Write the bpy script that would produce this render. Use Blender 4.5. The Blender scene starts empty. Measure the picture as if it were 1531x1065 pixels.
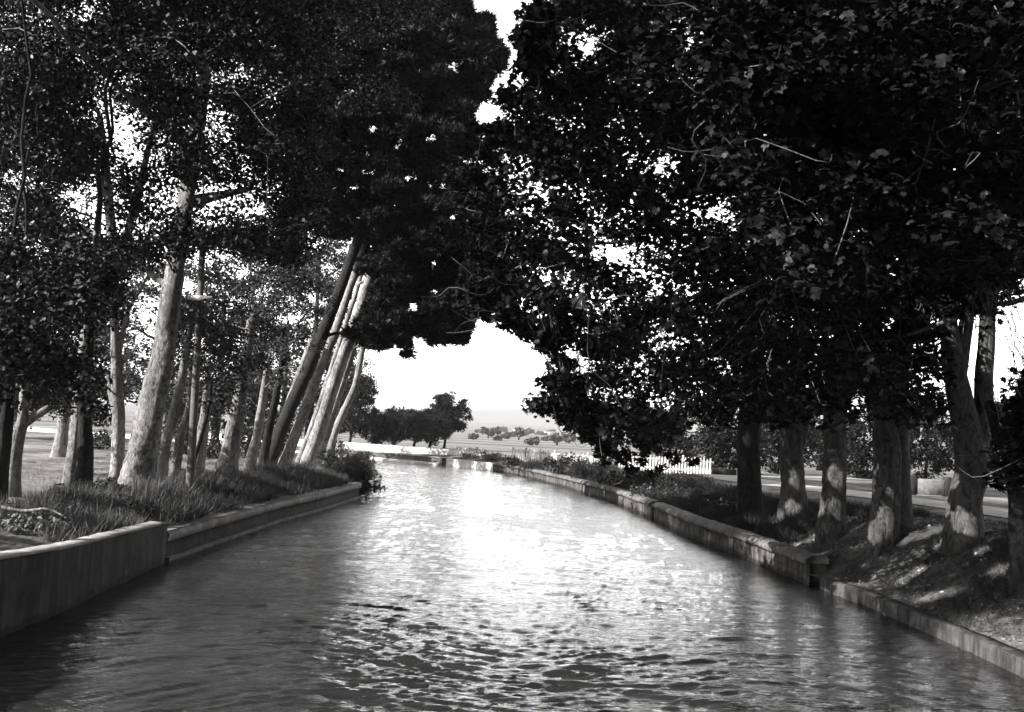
import bpy, math, random
import numpy as np
from mathutils import Vector
from mathutils.geometry import delaunay_2d_cdt
R_ = np.random.default_rng(7)
SC = bpy.context.scene
COL = SC.collection

# ------------------------------------------------------------------ camera
SUN_EL, SUN_AZ = math.radians(31), math.radians(-112)
F = 1400.0; CX, CY = 765.5, 532.5
PITCH = math.radians(4.7); ROLL = math.radians(3.0)
CAM = np.array([0., 0., 3.])
_fw = np.array([0, math.cos(PITCH), math.sin(PITCH)]); _up = np.array([0, -math.sin(PITCH), math.cos(PITCH)]); _rt = np.array([1., 0, 0])
CR = _rt * math.cos(ROLL) + _up * math.sin(ROLL)
CU = _up * math.cos(ROLL) - _rt * math.sin(ROLL)
def ray(px, py): return _fw + (px - CX) / F * CR - (py - CY) / F * CU
def P(px, py, d):
    v = ray(px, py); return CAM + v * (d / v[1])
def G(px, py, z=0.):
    v = ray(px, py); return CAM + v * ((z - 3.) / v[2])
cam = bpy.data.cameras.new('camera'); cam.sensor_width = 36; cam.lens = 36 * F / 1531; cam.clip_start = .05; cam.clip_end = 20000
co = bpy.data.objects.new('camera', cam); COL.objects.link(co)
from mathutils import Matrix
m = Matrix.Identity(4)
for i in range(3):
    m[i][0] = CR[i]; m[i][1] = CU[i]; m[i][2] = -_fw[i]; m[i][3] = CAM[i]
co.matrix_world = m
SC.camera = co

# ------------------------------------------------------------------ materials
WARM = (1.0, .985, .975)
def gcol(v): return (v * WARM[0], v * WARM[1], v * WARM[2], 1)
class NT:
    def __init__(s, name):
        s.m = bpy.data.materials.new(name); s.m.use_nodes = True
        s.t = s.m.node_tree; s.n = s.t.nodes; s.b = s.n['Principled BSDF']
    def node(s, typ, **kw):
        n = s.n.new(typ)
        for k, v in kw.items():
            if k in n.inputs: n.inputs[k].default_value = v
            else: setattr(n, k, v)
        return n
    def link(s, a, b): s.t.links.new(a, b)
    def coord(s, scale=(1, 1, 1)):
        g = s.node('ShaderNodeNewGeometry'); mp = s.node('ShaderNodeMapping'); mp.inputs['Scale'].default_value = scale
        s.link(g.outputs['Position'], mp.inputs['Vector']); return mp.outputs[0]
    def noise(s, scale, detail=6, rough=.6, vec=None, dist=0.):
        n = s.node('ShaderNodeTexNoise'); n.inputs['Scale'].default_value = scale; n.inputs['Detail'].default_value = detail
        n.inputs['Roughness'].default_value = rough; n.inputs['Distortion'].default_value = dist
        if vec is not None: s.link(vec, n.inputs['Vector'])
        return n.outputs[0]
    def ramp(s, fac, stops):
        r = s.node('ShaderNodeValToRGB'); e = r.color_ramp.elements
        while len(e) < len(stops): e.new(.5)
        for i, (p, v) in enumerate(stops): e[i].position = p; e[i].color = gcol(v)
        s.link(fac, r.inputs[0]); return r.outputs[0]
    def mix(s, a, b, fac, mode='MIX'):
        x = s.node('ShaderNodeMix', data_type='RGBA', blend_type=mode)
        if isinstance(fac, float): x.inputs[0].default_value = fac
        else: s.link(fac, x.inputs[0])
        s.link(a, x.inputs[6]); s.link(b, x.inputs[7]); return x.outputs[2]
    def bump(s, h, strength, dist):
        b = s.node('ShaderNodeBump'); b.inputs['Strength'].default_value = strength; b.inputs['Distance'].default_value = dist
        s.link(h, b.inputs['Height'])
        s.link(b.outputs[0], s.b.inputs['Normal']); return b
    def set(s, rough=.8, spec=.3):
        s.b.inputs['Roughness'].default_value = rough; s.b.inputs['Specular IOR Level'].default_value = spec; return s

def mat_leaf(name, lo, hi, rough=.55, spec=.25):
    t = NT(name).set(rough, spec)
    g = t.node('ShaderNodeNewGeometry')
    c = t.ramp(g.outputs['Random Per Island'], [(0, lo), (1, hi)])
    t.link(c, t.b.inputs['Base Color']); return t.m
def mat_bark(name, lo, hi, scale=1., spots=False):
    t = NT(name).set(.9, .15)
    v = t.coord((7 * scale, 7 * scale, 3. * scale))
    n1 = t.noise(1.9, 10, .72, v, .9)
    v2 = t.coord((1, 1, .6)); n2 = t.noise(1.7 * scale, 4, .5, v2)
    c = t.ramp(n1, [(.34, lo * .6), (.46, (lo + hi) * .45), (.6, hi)])
    d = t.ramp(n2, [(.3, .45), (.6, 1.)])
    t.link(t.mix(c, d, 1., 'MULTIPLY'), t.b.inputs['Base Color'])
    t.bump(n1, 1., .09); return t.m
def mat_stone(name, lo, hi, streak=0., rough=.9, tide=False):
    t = NT(name).set(rough, .2)
    n = t.noise(2.2, 9, .68, t.coord()); f = t.noise(22, 5, .7, t.coord())
    c = t.ramp(n, [(.3, lo), (.7, hi)])
    if streak:
        s_ = t.noise(5.5, 4, .6, t.coord((1, 1, .10)), .15)
        c = t.mix(c, t.ramp(s_, [(.42, 1 - streak), (.56, 1.)]), 1., 'MULTIPLY')
    c = t.mix(c, t.ramp(f, [(.3, .6), (.65, 1.)]), .7, 'MULTIPLY')
    if tide:
        g_ = t.node('ShaderNodeNewGeometry'); sp_ = t.node('ShaderNodeSeparateXYZ'); t.link(g_.outputs['Position'], sp_.inputs[0])
        ad = t.node('ShaderNodeMath', operation='ADD'); ml = t.node('ShaderNodeMath', operation='MULTIPLY'); ml.inputs[1].default_value = .35
        t.link(t.noise(3., 5, .6, t.coord()), ml.inputs[0]); t.link(ml.outputs[0], ad.inputs[0]); t.link(sp_.outputs[2], ad.inputs[1])
        c = t.mix(c, t.ramp(ad.outputs[0], [(.24, .3), (.31, 1.)]), 1., 'MULTIPLY')
        pp = t.node('ShaderNodeMath', operation='PINGPONG'); pp.inputs[1].default_value = 1.55; t.link(sp_.outputs[1], pp.inputs[0])
        c = t.mix(c, t.ramp(pp.outputs[0], [(.008, .35), (.02, 1.)]), 1., 'MULTIPLY')
    t.link(c, t.b.inputs['Base Color']); t.bump(n if tide else f, .8 if tide else .6, .03); return t.m
def mat_ground(name, stops, scale=.8, fine=9., bumpd=.06):
    t = NT(name).set(.95, .1)
    n = t.noise(scale, 8, .65, t.coord()); f = t.noise(fine, 6, .75, t.coord())
    c = t.mix(t.ramp(n, stops), t.ramp(f, [(.3, .45), (.7, 1.)]), .85, 'MULTIPLY')
    t.link(c, t.b.inputs['Base Color']); t.bump(f, 1., bumpd); return t.m

M = {}
M['leaf_plane'] = mat_leaf('plane_leaves', .003, .0115, .5, .14)
M['leaf_oak'] = mat_leaf('broad_leaves', .004, .015, .5, .22)
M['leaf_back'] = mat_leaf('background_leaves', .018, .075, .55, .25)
M['needle'] = mat_leaf('pine_needles', .004, .013, .55, .15)
M['needle_dry'] = mat_leaf('dry_needles', .05, .16, .6, .2)
M['leaf_shrub'] = mat_leaf('shrub_leaves', .012, .04, .5, .3)
M['leaf_weed'] = mat_leaf('weed_leaves', .03, .2, .6, .2)
M['leaf_road'] = mat_leaf('roadside_leaves', .006, .022, .65, .12)
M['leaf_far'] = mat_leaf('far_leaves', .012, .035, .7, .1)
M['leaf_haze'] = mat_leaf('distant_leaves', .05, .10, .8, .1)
M['grass_dry'] = mat_leaf('dry_grass', .015, .19, .7, .15)
M['grass_dark'] = mat_leaf('dark_grass', .012, .06, .7, .15)
M['litter'] = mat_leaf('leaf_litter', .02, .34, .8, .1)
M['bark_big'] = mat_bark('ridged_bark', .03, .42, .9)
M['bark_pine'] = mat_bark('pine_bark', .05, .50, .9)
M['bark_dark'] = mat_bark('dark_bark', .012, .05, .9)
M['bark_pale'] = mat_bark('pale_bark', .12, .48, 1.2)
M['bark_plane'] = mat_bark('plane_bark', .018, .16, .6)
M['twig'] = mat_bark('twig_bark', .10, .30, 2.)
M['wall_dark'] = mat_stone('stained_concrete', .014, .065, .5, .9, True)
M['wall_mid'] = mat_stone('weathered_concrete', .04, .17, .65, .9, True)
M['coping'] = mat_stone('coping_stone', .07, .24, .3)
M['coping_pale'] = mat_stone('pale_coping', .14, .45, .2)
M['kerb'] = mat_stone('kerb_concrete', .035, .13, .6)
M['white_wall'] = mat_stone('whitewashed_wall', .55, .82, .12)
M['quay'] = mat_stone('dark_quay_stone', .02, .25, .5)
M['paint_white'] = mat_stone('weathered_white_paint', .55, .85, .18)
M['paint_dark'] = mat_stone('dark_boards', .02, .06, .2)
M['pole'] = mat_stone('grey_pole_wood', .10, .26, .2)
M['rubble'] = mat_stone('pale_rubble', .25, .55, 0)
M['road'] = mat_ground('pale_dirt_road', [(.3, .38), (.7, .55)], 1.2, 14., .01)
t = NT('far_fields').set(.95, .1)
c = t.mix(t.ramp(t.noise(1., 3, .5, t.coord((.0025, .03, 0))), [(.36, .06), (.46, .26), (.52, .10), (.62, .33)]), t.ramp(t.noise(.25, 8, .7, t.coord()), [(.3, .5), (.7, 1.)]), .9, 'MULTIPLY')
t.link(c, t.b.inputs['Base Color']); M['field'] = t.m
M['hill'] = mat_ground('hill_scrub', [(.3, .03), (.7, .08)], .004, .03, 1.)

# ground: dry pale grass on the left, leaf-strewn soil on the right
t = NT('dry_ground').set(.95, .1)
n1 = t.noise(.55, 8, .65, t.coord()); n2 = t.noise(7, 7, .75, t.coord()); n3 = t.noise(.35, 4, .6, t.coord((1, .35, 1)))
c = t.ramp(n1, [(.32, .10), (.5, .26), (.68, .42)])
c = t.mix(c, t.ramp(n3, [(.38, .35), (.55, 1.)]), .8, 'MULTIPLY')
c = t.mix(c, t.ramp(n2, [(.3, .4), (.66, 1.)]), .9, 'MULTIPLY')
t.link(c, t.b.inputs['Base Color']); t.bump(n2, 1., .07); M['ground'] = t.m
M['soil'] = mat_ground('leafy_soil', [(.3, .035), (.5, .12), (.7, .30)], .9, 9., .07)

# water
t = NT('canal_water').set(.04, .5); t.b.inputs['IOR'].default_value = 1.42
n0 = t.noise(.5, 3, .5, t.coord())
t.link(t.ramp(n0, [(.35, .010), (.65, .02)]), t.b.inputs['Base Color'])
w1 = t.noise(7., 4, .6, t.coord((.45, 1.5, 1)), .3); w2 = t.noise(18., 3, .6, t.coord((.45, 1.5, 1)), .2)
b1 = t.node('ShaderNodeBump'); b1.inputs['Strength'].default_value = .6; b1.inputs['Distance'].default_value = .03; t.link(w1, b1.inputs['Height'])
b2 = t.node('ShaderNodeBump'); b2.inputs['Strength'].default_value = .6; b2.inputs['Distance'].default_value = .016; t.link(w2, b2.inputs['Height']); t.link(b1.outputs[0], b2.inputs['Normal'])
t.link(b2.outputs[0], t.b.inputs['Normal']); M['water'] = t.m

# ------------------------------------------------------------------ mesh helpers
def mesh_np(name, V, F3=None, F4=None, smooth=False):
    me = bpy.data.meshes.new(name)
    V = np.asarray(V, np.float32); n3 = 0 if F3 is None else len(F3); n4 = 0 if F4 is None else len(F4)
    me.vertices.add(len(V)); me.vertices.foreach_set('co', V.ravel())
    idx = []; tot = []
    if n3: idx.append(np.asarray(F3, np.int32).ravel()); tot.append(np.full(n3, 3, np.int32))
    if n4: idx.append(np.asarray(F4, np.int32).ravel()); tot.append(np.full(n4, 4, np.int32))
    idx = np.concatenate(idx); tot = np.concatenate(tot); st = np.concatenate([[0], np.cumsum(tot)[:-1]]).astype(np.int32)
    me.loops.add(len(idx)); me.loops.foreach_set('vertex_index', idx)
    me.polygons.add(len(tot)); me.polygons.foreach_set('loop_start', st); me.polygons.foreach_set('loop_total', tot)
    if smooth: me.polygons.foreach_set('use_smooth', np.ones(len(tot), bool))
    me.update(calc_edges=True); me.validate(); return me
class MB:
    def __init__(s): s.v = []; s.f3 = []; s.f4 = []; s.n = 0
    def add(s, V, F3=None, F4=None):
        V = np.asarray(V, float)
        if F3 is not None and len(F3): s.f3.append(np.asarray(F3) + s.n)
        if F4 is not None and len(F4): s.f4.append(np.asarray(F4) + s.n)
        s.v.append(V); s.n += len(V)
    def build(s, name, mat, parent=None, base=None, smooth=False):
        V = np.concatenate(s.v)
        if base is None and parent is not None: base = np.array(parent['_b'])
        if base is not None: V = V - np.asarray(base)
        me = mesh_np(name, V, np.concatenate(s.f3) if s.f3 else None, np.concatenate(s.f4) if s.f4 else None, smooth)
        me.materials.append(mat) if mat else None
        o = bpy.data.objects.new(name, me); COL.objects.link(o)
        if parent is not None: o.parent = parent
        elif base is not None: o.location = base
        return o
def tag(o, label=None, cat=None, group=None, kind=None):
    for k, v in (('label', label), ('category', cat), ('group', group), ('kind', kind)):
        if v: o[k] = v
    return o
EMPTIES = []
def thing(name, base, label, cat, group=None):
    o = bpy.data.objects.new(name, None); COL.objects.link(o); o.location = base; o.empty_display_size = .2
    o['_b'] = [float(x) for x in base]; EMPTIES.append(o)
    return tag(o, label, cat, group)
def box(mb, c, s, rz=0., chamfer=0.):
    x, y, z = np.array(s) / 2; V = []
    ch = chamfer
    if ch:
        for sz in (-1, 1):
            for (a, b) in ((-1, -1), (1, -1), (1, 1), (-1, 1)):
                V += [(a * (x - ch), b * y, sz * (z - ch)), (a * x, b * (y - ch), sz * (z - ch)), (a * (x - ch), b * (y - ch), sz * z)]
        import itertools
        bm = __import__('bmesh').new(); vs = [bm.verts.new(v) for v in V]
        __import__('bmesh').ops.convex_hull(bm, input=vs); bm.verts.index_update()
        VV = np.array([v.co[:] for v in bm.verts]); F3 = [[v.index for v in f.verts] for f in bm.faces]; bm.free()
        f3 = [f for f in F3 if len(f) == 3]; f4 = [f for f in F3 if len(f) == 4]
    else:
        VV = np.array([(a * x, b * y, c_ * z) for c_ in (-1, 1) for (a, b) in ((-1, -1), (1, -1), (1, 1), (-1, 1))])
        f3 = None; f4 = [(3, 2, 1, 0), (4, 5, 6, 7), (0, 1, 5, 4), (1, 2, 6, 5), (2, 3, 7, 6), (3, 0, 4, 7)]
    cs, sn = math.cos(rz), math.sin(rz)
    W = VV.copy(); W[:, 0] = VV[:, 0] * cs - VV[:, 1] * sn; W[:, 1] = VV[:, 0] * sn + VV[:, 1] * cs
    mb.add(W + np.array(c), f3, f4)
def spline(pts, n):
    pts = np.asarray(pts, float); k = len(pts)
    if k == 2: return pts[0] + (pts[1] - pts[0]) * np.linspace(0, 1, n)[:, None]
    q = np.vstack([2 * pts[0] - pts[1], pts, 2 * pts[-1] - pts[-2]]); out = []
    for tt in np.linspace(0, k - 1, n):
        i = min(int(tt), k - 2); u = tt - i; a, b, c, d = q[i:i + 4]
        out.append(.5 * ((2 * b) + (c - a) * u + (2 * a - 5 * b + 4 * c - d) * u * u + (3 * b - a - 3 * c + d) * u ** 3))
    return np.array(out)
def tube(mb, pts, rad, sides=8, rough=0., rng=R_, cap=True):
    pts = np.asarray(pts, float); rad = np.asarray(rad, float); n = len(pts)
    T = np.gradient(pts, axis=0); T /= np.linalg.norm(T, axis=1)[:, None] + 1e-9
    ref = np.array([0, 1., 0]) if abs(T[0][1]) < .8 else np.array([1., 0, 0])
    A = np.cross(T, ref); A /= np.linalg.norm(A, axis=1)[:, None] + 1e-9; B = np.cross(T, A)
    a = np.arange(sides) / sides * 2 * np.pi
    r = rad[:, None] * np.ones(sides)[None]
    if rough:
        lob = 1 + rough * (.5 * np.sin(a * 3 + rng.uniform(0, 6)) + .35 * np.sin(a * 5 + rng.uniform(0, 6)))
        drift = np.cumsum(rng.normal(0, .25, (n, 1)), 0)
        r = r * lob[None] * (1 + rough * .5 * np.sin(drift + a[None] * 2)) * (1 + rng.normal(0, rough * .22, (n, sides)))
    V = pts[:, None] + A[:, None] * (np.cos(a)[None, :, None] * r[..., None]) + B[:, None] * (np.sin(a)[None, :, None] * r[..., None])
    V = V.reshape(-1, 3); i = np.arange(n - 1)[:, None] * sides; j = np.arange(sides)[None]
    q = np.stack([i + j, i + (j + 1) % sides, i + sides + (j + 1) % sides, i + sides + j], -1).reshape(-1, 4)
    f3 = []
    if cap:
        V = np.vstack([V, pts[-1:] + T[-1:] * rad[-1] * .3]); k = n * sides; o = (n - 1) * sides
        f3 = [(o + s, o + (s + 1) % sides, k) for s in range(sides)]
    mb.add(V, f3, q)

# ------------------------------------------------------------------ leaf shapes
def fan(outline, cz=0.):
    V = np.vstack([[[0, 0, cz]], outline]); k = len(outline)
    return V, np.array([(0, 1 + i, 1 + (i + 1) % k) for i in range(k)])
ang = [(-90, .15), (-52, .5), (-30, .46), (3, .68), (25, .5), (50, .78), (70, .6), (90, .95), (110, .6), (130, .78), (155, .5), (177, .68), (210, .46), (232, .5)]
PALM = fan(np.array([[r * math.cos(math.radians(d)), r * math.sin(math.radians(d)), -.34 * r * r + .06 * math.sin(math.radians(d * 3))] for d, r in ang]))
OVAL = (np.array([(0, -.5, 0), (.3, -.08, -.06), (.2, .3, -.05), (0, .52, -.1), (-.2, .3, -.05), (-.3, -.08, -.06)]), np.array([(0, 1, 2), (0, 2, 3), (0, 3, 4), (0, 4, 5)]))
def tuft(k, spread, w, seed, droop=0.):
    r = np.random.default_rng(seed); V = []; Fc = []
    for i in range(k):
        th = r.uniform(0, 2 * np.pi); sp = spread * math.sqrt(r.uniform(.03, 1)); L = r.uniform(.7, 1.1)
        d = np.array([math.cos(th) * math.sin(sp), math.sin(th) * math.sin(sp), math.cos(sp)])
        s = np.cross(d, r.normal(size=3)); s /= np.linalg.norm(s); s *= w
        n = len(V); tip = d * L + np.array([0, 0, -droop * L])
        V += [d * .05 - s, d * .05 + s, tip]; Fc.append((n, n + 1, n + 2))
    return np.array(V), np.array(Fc)
TUFT = tuft(12, 1.0, .055, 3)
TUFT_FAR = tuft(8, 1.2, .12, 4)
GRASS = tuft(6, .75, .013, 5, .12)
def scatter(mb, shape, C, size, up=None, tilt=.9, rng=R_, az=None):
    """copies of a leaf at points C; up = preferred normal/axis"""
    V, Fc = shape; N = len(C)
    n = np.tile([0, 0, 1.], (N, 1)) if up is None else np.asarray(up, float)
    n = n / (np.linalg.norm(n, axis=1)[:, None] + 1e-9) + rng.normal(0, tilt, (N, 3)); n /= np.linalg.norm(n, axis=1)[:, None]
    a = rng.normal(size=(N, 3)); a -= (a * n).sum(1)[:, None] * n; a /= np.linalg.norm(a, axis=1)[:, None]; b = np.cross(n, a)
    s = size * rng.uniform(.5, 1.3, N) if np.isscalar(size) else size
    a = a * rng.uniform(.72, 1.1, (N, 1)); W = (a[:, None] * V[None, :, 0:1] + b[:, None] * V[None, :, 1:2] + n[:, None] * V[None, :, 2:3]) * s[:, None, None] + C[:, None]
    k = len(V)
    mb.add(W.reshape(-1, 3), (Fc[None] + (np.arange(N) * k)[:, None, None]).reshape(-1, 3))
def blob_pts(c, r, n, rng=R_, flat=.55, shell=.5):
    d = rng.normal(size=(n, 3)); d /= np.linalg.norm(d, axis=1)[:, None]
    q = d * (rng.uniform(0, 1, (n, 1)) ** (1 / (1 + 2 * shell + 1e-6))) * r
    q[:, 2] *= flat; return q + c, d
def inpoly(poly, x, y):
    poly = np.asarray(poly, float); ins = np.zeros(np.shape(x), bool); j = len(poly) - 1
    for i in range(len(poly)):
        xi, yi = poly[i]; xj, yj = poly[j]
        with np.errstate(divide='ignore', invalid='ignore'):
            c = ((yi > y) != (yj > y)) & (x < (xj - xi) * (y - yi) / (yj - yi) + xi)
        ins ^= c; j = i
    return ins
def clumps(poly, n, dr, rad, rng=R_, gaps=(), margin=.8):
    """clump centres (real points in space) filling an outline seen at the depths dr; gaps = (px,py,rx,ry,keep)"""
    poly = np.asarray(poly, float); lo, hi = poly.min(0), poly.max(0); out = []; tries = 0
    while len(out) < n and tries < n * 60:
        tries += 1
        x, y = rng.uniform(lo, hi); d = rng.uniform(*dr); r = rad * rng.uniform(.65, 1.25)
        m_ = r * F / d * margin
        xs = np.array([x, x - m_, x + m_, x, x]); ys = np.array([y, y, y, y - m_ * .6, y + m_ * .6])
        if not inpoly(poly, xs, ys).all(): continue
        if any(((x - gx) / rx) ** 2 + ((y - gy) / ry) ** 2 < 1 and rng.uniform() > keep for gx, gy, rx, ry, keep in gaps): continue
        p = P(x, y, d); out.append((p[0], p[1], p[2], r))
    return np.array(out)

# ------------------------------------------------------------------ canal edges and ground
LE = np.array([(-6.5, -14), (-6.5, 13.9), (-6.7, 16.5), (-6.9, 19.6), (-6.85, 22.9), (-6.7, 28.4), (-6.3, 33.1), (-6.15, 37), (-6.0, 40), (-6.3, 46), (-7.6, 53), (-10.5, 60), (-15, 66), (-30, 76), (-60, 92)], float)
RE = np.array([(7.3, -14), (7.3, 14.8), (7.15, 18.7), (6.75, 21.2), (6.4, 25.6), (5.95, 30), (5.7, 36.6), (5.1, 45), (3.5, 55.1), (2.2, 61.6), (.7, 68.6), (-1.4, 73.7), (-3.6, 76.6), (-5.2, 78.8), (-11.2, 84.5), (-18, 90), (-36, 104), (-62, 122)], float)
def dense(pl, step):
    out = [pl[0]]
    for a, b in zip(pl[:-1], pl[1:]):
        n = max(1, int(np.linalg.norm(b - a) / step)); out += [a + (b - a) * k / n for k in range(1, n + 1)]
    return np.array(out)
def smooth_pl(pl, n): return np.array(spline(np.column_stack([pl, np.zeros(len(pl))]), n))[:, :2]
LEd = dense(LE, .5); REd = dense(RE, .5)
def dist_pl(p, pl):
    p = np.atleast_2d(p)[:, :2]; best = np.full(len(p), 1e9); sy = np.zeros(len(p))
    for a, b in zip(pl[:-1], pl[1:]):
        ab = b - a; tt = np.clip(((p - a) @ ab) / (ab @ ab), 0, 1); q = a + tt[:, None] * ab
        d = np.linalg.norm(p - q, axis=1); u = d < best; best[u] = d[u]; sy[u] = q[u, 1]
    return best, sy
def sst(x, a, b):
    t_ = np.clip((x - a) / (b - a), 0, 1); return t_ * t_ * (3 - 2 * t_)
CANAL = np.vstack([LE, RE[::-1]])
def lump(x, y, s, seed):
    r = np.random.default_rng(seed); z = 0
    for k in range(9):
        th = r.uniform(0, 6.28); w = s * r.uniform(.5, 2.2); z = z + np.sin((x * math.cos(th) + y * math.sin(th)) * w + r.uniform(0, 6.28)) / (1 + .6 * k)
    return z / 3
ROADP = np.array([(17.2, -14), (16.8, 20), (16.5, 31), (15.2, 37), (13.6, 42.5), (12.2, 48), (13, 56), (20, 66), (45, 80)], float)
def height(p):
    p = np.atleast_2d(p)[:, :2]; x, y = p[:, 0], p[:, 1]
    dl, yl = dist_pl(p, LE); dr, yr = dist_pl(p, RE)
    near = 1 - sst(yr, 21, 34)
    zr = .24 + near * (1.22 * sst(dr, .1, 3.0)) + (1 - near) * (.28 + .45 * sst(dr, .3, 4.))
    zr += .04 * lump(x, y, 2.2, 1) * sst(dr, .2, 1.) * (1 - sst(dr, 4.5, 6)) + .10 * lump(x, y, .8, 2) * sst(dr, .6, 2.) * (1 - sst(dr, 4.5, 6))
    rd, _ = dist_pl(p, ROADP); zr = zr + (1.22 - zr) * (1 - sst(rd, 2.4, 4.5)) * (1 - sst(yr, 52, 60))
    nl = 1 - sst(yl, 17, 20)
    zl = .62 + .12 * nl + (.42 - .1 * nl) * sst(dl, .3, 2.2 + .8 * nl) + .05 * lump(x, y, 2.2, 3) * sst(dl, .3, 1.5) + .1 * lump(x, y, .6, 4) * sst(dl, 1, 4)
    z = np.where(dl < dr, zl, zr)
    far = sst(y, 95, 160); z = z * (1 - far) + .5 * far
    z += 26 * sst(y, 500, 2600) + 1.2 * lump(x, y, .012, 6) * sst(y, 200, 400)
    return z
def gz(x, y): return float(height(np.array([[x, y]]))[0])
def build_ground():
    rng = np.random.default_rng(11); pts = []
    for pl, sgn in ((LEd, 1), (REd, -1)):
        T = np.gradient(pl, axis=0); T /= np.linalg.norm(T, axis=1)[:, None]; N = np.column_stack([-T[:, 1], T[:, 0]]) * sgn
        for off in (.18, .4, .7, 1.05, 1.5, 2., 2.6, 3.2, 4.): pts.append((pl + N * off + rng.normal(0, .04, pl.shape))[pl[:, 1] < 100])
    def grid(x0, x1, y0, y1, s):
        xs, ys = np.meshgrid(np.arange(x0, x1, s), np.arange(y0, y1, s)); g = np.column_stack([xs.ravel(), ys.ravel()]); return g + rng.normal(0, s * .2, g.shape)
    pts += [grid(-30, 26, -14, 60, .8), grid(-60, 60, -14, 130, 3.), grid(-300, 400, -60, 500, 25), grid(-2900, 4500, -380, 5800, 200)]
    pts = np.vstack(pts)
    ins = inpoly(CANAL, pts[:, 0], pts[:, 1])
    de = np.minimum(dist_pl(pts, LE)[0], dist_pl(pts, RE)[0])
    pts = pts[~ins & (de > .1)]
    edge = np.vstack([LEd, REd[::-1]]); ne = len(edge)
    allp = np.vstack([edge, pts])
    ed = [(i, (i + 1) % ne) for i in range(ne)]
    vo, _, fo, _, _, _ = delaunay_2d_cdt([Vector(p) for p in allp], ed, [], 0, 1e-4)
    vo = np.array([v[:] for v in vo]); fo = np.array([f for f in fo if len(f) == 3])
    c = vo[fo].mean(1); fo = fo[~inpoly(CANAL, c[:, 0], c[:, 1])]
    V = np.column_stack([vo, height(vo)])
    mb = MB(); mb.add(V, fo); o = mb.build('ground', M['ground'], smooth=True); tag(o, kind='structure')
    o.data.materials.append(M['soil']); c3 = V[fo].mean(1); dl, yl = dist_pl(c3, LE); dr, yr = dist_pl(c3, RE)
    soil = ((dr < 6.2 + .5 * lump(c3[:, 0], c3[:, 1], 1.2, 8)) & (dr < dl)) | ((dl < 5.2 + .6 * lump(c3[:, 0], c3[:, 1], 1.5, 8)) & (dl < dr) & (yl < 17.5))
    o.data.materials.append(M['field']); fld = (c3[:, 1] > 92) | ((dr > 13.5) & (dr < dl) & (c3[:, 1] > 62))
    o.data.polygons.foreach_set('material_index', np.where(fld, 2, soil.astype(np.int32)))
    mb = MB(); e = np.vstack([edge]); vo2, _, fo2, _, _, _ = delaunay_2d_cdt([Vector(p) for p in e], ed, [], 0, 1e-4)
    vo2 = np.array([v[:] for v in vo2]); fo2 = np.array([f for f in fo2 if len(f) == 3]); c = vo2[fo2].mean(1); fo2 = fo2[inpoly(CANAL, c[:, 0], c[:, 1])]
    mb.add(np.column_stack([vo2, np.full(len(vo2), -1.5)]), fo2); tag(mb.build('canal_bed', M['wall_dark']), kind='structure')
build_ground()

# road ribbon
def ribbon(name, pl, w, dz, mat):
    pl = smooth_pl(pl, 120); T = np.gradient(pl, axis=0); T /= np.linalg.norm(T, axis=1)[:, None]; N = np.column_stack([-T[:, 1], T[:, 0]])
    L = []; cols = np.linspace(-w / 2, w / 2, 5)
    for c in cols:
        q = pl + N * c; L.append(np.column_stack([q, height(q) + dz]))
    V = np.stack(L, 1); n, k = V.shape[:2]; i = np.arange(n - 1)[:, None] * k; j = np.arange(k - 1)[None]
    q = np.stack([i + j, i + j + 1, i + k + j + 1, i + k + j], -1).reshape(-1, 4)
    mb = MB(); mb.add(V.reshape(-1, 3), None, q); return tag(mb.build(name, mat, smooth=True), kind='structure')
ribbon('road', ROADP, 3.4, .03, M['road'])

# hill, far
def hill():
    xs = np.linspace(-2600, 4200, 90); ys = np.linspace(3600, 5600, 40); X, Y = np.meshgrid(xs, ys)
    Z = 20 + (150 + 0.055 * (X + 200)) * np.sin(np.clip((Y - 3600) / 2000, 0, 1) * np.pi) ** 1.2 * (.75 + .25 * lump(X, Y, .0016, 9)) + 9 * lump(X, Y, .01, 10) - 14
    V = np.column_stack([X.ravel(), Y.ravel(), Z.ravel()]); n, k = X.shape; i = np.arange(n - 1)[:, None] * k; j = np.arange(k - 1)[None]
    mb = MB(); mb.add(V, None, np.stack([i + j, i + j + 1, i + k + j + 1, i + k + j], -1).reshape(-1, 4)); tag(mb.build('hills', M['hill'], smooth=True), kind='structure')
hill()

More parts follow.
